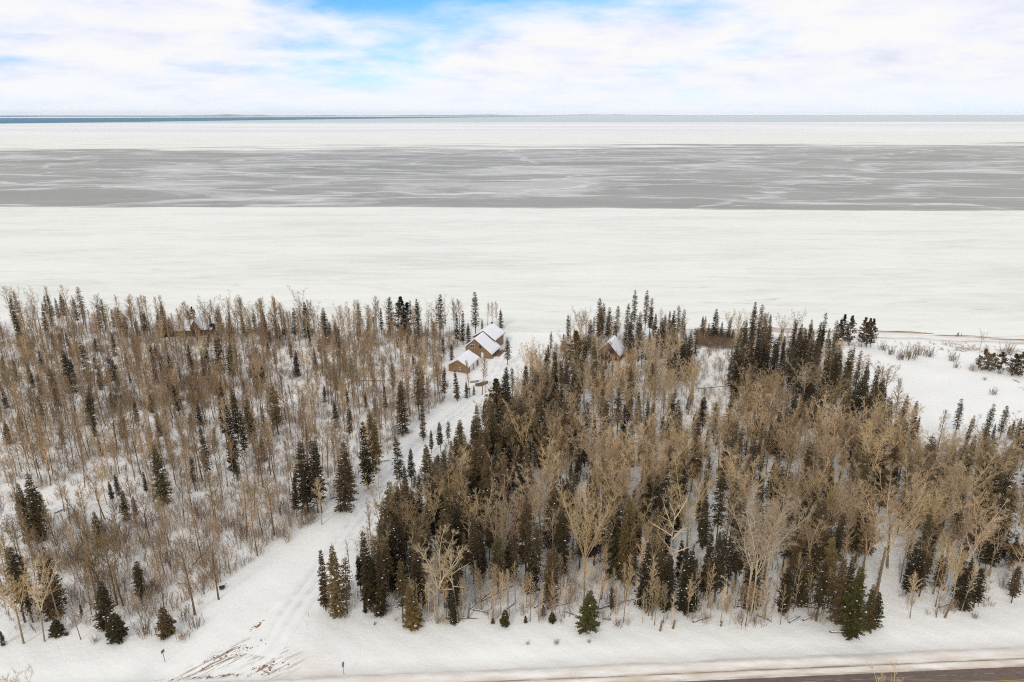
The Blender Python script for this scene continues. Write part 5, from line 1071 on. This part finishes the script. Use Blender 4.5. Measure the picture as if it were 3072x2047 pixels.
# red-leaved tuft
p = gpt(200, 1905); k = MB()
for i in range(26):
    a_ = random.uniform(0, 6.28); d = Vector((math.cos(a_) * .5, math.sin(a_) * .5, random.uniform(.3, 1))).normalized(); q = Vector((random.gauss(0, .12), random.gauss(0, .12), 0)); wv = d.orthogonal().normalized() * .09
    e = q + d * random.uniform(.4, .85); k.add([q, (q + e) / 2 + wv, e, (q + e) / 2 - wv], [(0, 1, 2, 3)])
o = k.build('dry_plant', M_REDLEAF); o.location = (p.x, p.y, zg(p.x, p.y)); tag(o, 'small dark red dry-leaved plant poking through the snow', 'plant')
# fallen logs, stumps
def log(t_, a, b2, label, r0=.16, m=M_GREYW, z=.12):
    p0 = gpt(*tpx(t_, *a)); p1 = gpt(*tpx(t_, *b2)); Ln = (p1 - p0).length
    root = thing('fallen_log', label, 'log', (p0.x, p0.y, zg(p0.x, p0.y)), math.atan2(p1.y - p0.y, p1.x - p0.x))
    mb = MB(); mb.tube([(0, 0, z), (Ln * .35, .05, z + .15), (Ln * .7, -.05, z + .12), (Ln, 0, z + .02)], [r0, r0 * .85, r0 * .6, r0 * .3], 6); mb.build('stem', m, root)
    mb = MB(); mb.tube([(Ln * .05, 0, z + r0 * .85), (Ln * .35, .05, z + .15 + r0 * .75), (Ln * .65, -.04, z + .125 + r0 * .6)], [r0 * .5, r0 * .55, r0 * .3], 5); mb.build('snow_cap', M_CLUMP, root)
    for i in range(4):
        mb = MB(); s_ = random.uniform(.3, .9); q = Vector((Ln * s_, 0, z + .12)); mb.tube([q, q + Vector((random.uniform(.1, .5), random.uniform(-.5, .5), random.uniform(.2, .7)))], [r0 * .25, r0 * .08], 4); mb.build('broken_branch', m, root)
for q in ((7, (740, 1020), (1025, 945), 'long fallen log slanting away from the lone verge fir'), (7, (485, 1035), (570, 1070), 'short fallen log beside the lone verge fir'), (7, (355, 1010), (540, 970), 'thin fallen log behind the round young fir'), (7, (1805, 995), (2030, 940), 'fallen log below the tall pale aspens'), (7, (1470, 1115), (1610, 1075), 'snow-capped log pile branch at the stand edge'), (7, (55, 1015), (115, 970), 'short dark log near the knee-high young fir'), (7, (780, 1090), (850, 1102), 'short log lying beyond the lone verge fir'), (7, (260, 1005), (350, 945), 'tilted thin log at the foot of the dense stand'),
          (6, (1760, 960), (2010, 840), 'long thick log leaning through brush in the dense stand'), (6, (1490, 1080), (1740, 1085), 'flat fallen log at the feet of the pale dead tree'), (6, (1670, 1020), (1840, 885), 'fallen log crossing a long thick log'), (6, (1700, 1020), (1820, 1050), 'short log beneath the crossing fallen logs'),
          (8, (345, 1100), (480, 1055), 'fallen log at the feet of the dark stand firs'), (8, (550, 1190), (740, 1200), 'low snow-covered log before the footpath firs'), (8, (310, 980), (460, 1010), 'fallen log behind the giant white-trunked aspen'), (8, (1380, 1005), (1530, 965), 'pale fallen log beside the big dark spruces'), (8, (0, 1060), (110, 1110), 'snowy log at the base of the giant white-trunked aspen'), (8, (240, 1120), (330, 1070), 'crooked fallen limb near the stand edge'),
          (5, (415, 280), (545, 240), 'thin fallen log on the small clearing in the brushy wood'), (5, (500, 170), (605, 305), 'dark log crossing another on the brushy wood clearing'), (5, (550, 305), (600, 270), 'short end of a log under the crossed logs'), (5, (1470, 685), (1600, 530), 'dark bent trunk leaning out of the driveway brush'),
          (3, (1560, 830), (1800, 810), 'grey fallen trunk lying across the cabin glade'), (4, (2010, 760), (2060, 785), 'driftwood log on the snowy clearing'), (4, (1440, 510), (1460, 525), 'small driftwood stick near the beach shrubs'), (4, (1570, 525), (1610, 540), 'driftwood piece above the isolated round shrub'), (2, (800, 770), (1130, 765), 'long fallen log across the brushy wood glade'), (2, (1000, 1410), (1110, 1390), 'fallen log near the driveway edge')):
    log(*q)
for t_, a_, b2, hh, lab in ((7, 1220, 1175, 2.3, 'tall splintered brown stump at the stand edge'), (7, 1318, 1160, 1.9, 'shorter splintered stump beside a taller stump'), (7, 1683, 1140, 1.1, 'small dark stump on the verge'), (6, 1662, 1075, 3.2, 'broken standing trunk by the pale dead tree'), (6, 948, 1130, .7, 'little dark stump on the snow near the driveway firs'), (7, 770, 935, 5.5, 'leaning broken trunk behind the lone verge fir'), (8, 1430, 1075, 4.2, 'leaning broken trunk before the big dark spruces')):
    g_ = gpt(*tpx(t_, a_, b2)); r0 = .17 if hh > 1.5 else .14
    k = thing('stump', lab, 'stump', (g_.x, g_.y, zg(g_.x, g_.y)), random.uniform(0, 6)); k.rotation_euler = (R(random.uniform(-4, 4)), R(6), 0)
    mb = MB(); mb.tube([(0, 0, -.3), (.02, 0, hh * .5), (.05, 0, hh * .9)], [r0 * 1.2, r0, r0 * .85], 7); mb.build('stem', M_WOOD, k)
    mb = MB(); mb.spike((.05, 0, hh * .88), (.12, .03, hh * 1.08), r0 * .6); mb.build('splinter', M_WOOD, k)
# clods scraped up at the driveway mouth
mb = MB()
for i in range(420):
    c_ = random.choice([(700, 1960, 7, 1.3, 38), (800, 2000, 2.6, 1.4, 5), (785, 1872, 1.6, .5, 55), (640, 2028, 8, .4, 4)]); g_ = gpt(c_[0], c_[1]); u, v = random.gauss(0, c_[2] * .45), random.gauss(0, c_[3] * .45); th = R(c_[4])
    x, y = g_.x + u * math.cos(th) - v * math.sin(th), g_.y + u * math.sin(th) + v * math.cos(th); mb.blob((x, y, zg(x, y) + .03), random.choice([.04, .06, .06, .09, .16]) * random.uniform(.8, 1.3), .6)
tag(mb.build('dirt_clods', M_EARTH), 'brown clods of dirt scraped up at the driveway mouth', 'dirt', kind='stuff')
print('trees', nleaf, 'rest', len(rest), 'conifers', len(conifers), 'brush', len(pts))

# pale winter air over the lake and far shore
mb = MB(); mb.box((-72000, -62000, -3), (72000, 80000, 260)); hzb = mb.mesh('haze', [])
hm = bpy.data.materials.new('haze'); hm.use_nodes = True; t = hm.node_tree; t.nodes.clear()
pv = t.nodes.new('ShaderNodeVolumePrincipled'); setin(pv, Density=HAZE); pv.inputs['Color'].default_value = (0.93, 0.95, 0.98, 1); pv.inputs['Anisotropy'].default_value = 0.0
om = t.nodes.new('ShaderNodeOutputMaterial'); t.links.new(pv.outputs[0], om.inputs['Volume']); hzb.materials.append(hm)
tag(link('haze', hzb), kind='stuff')
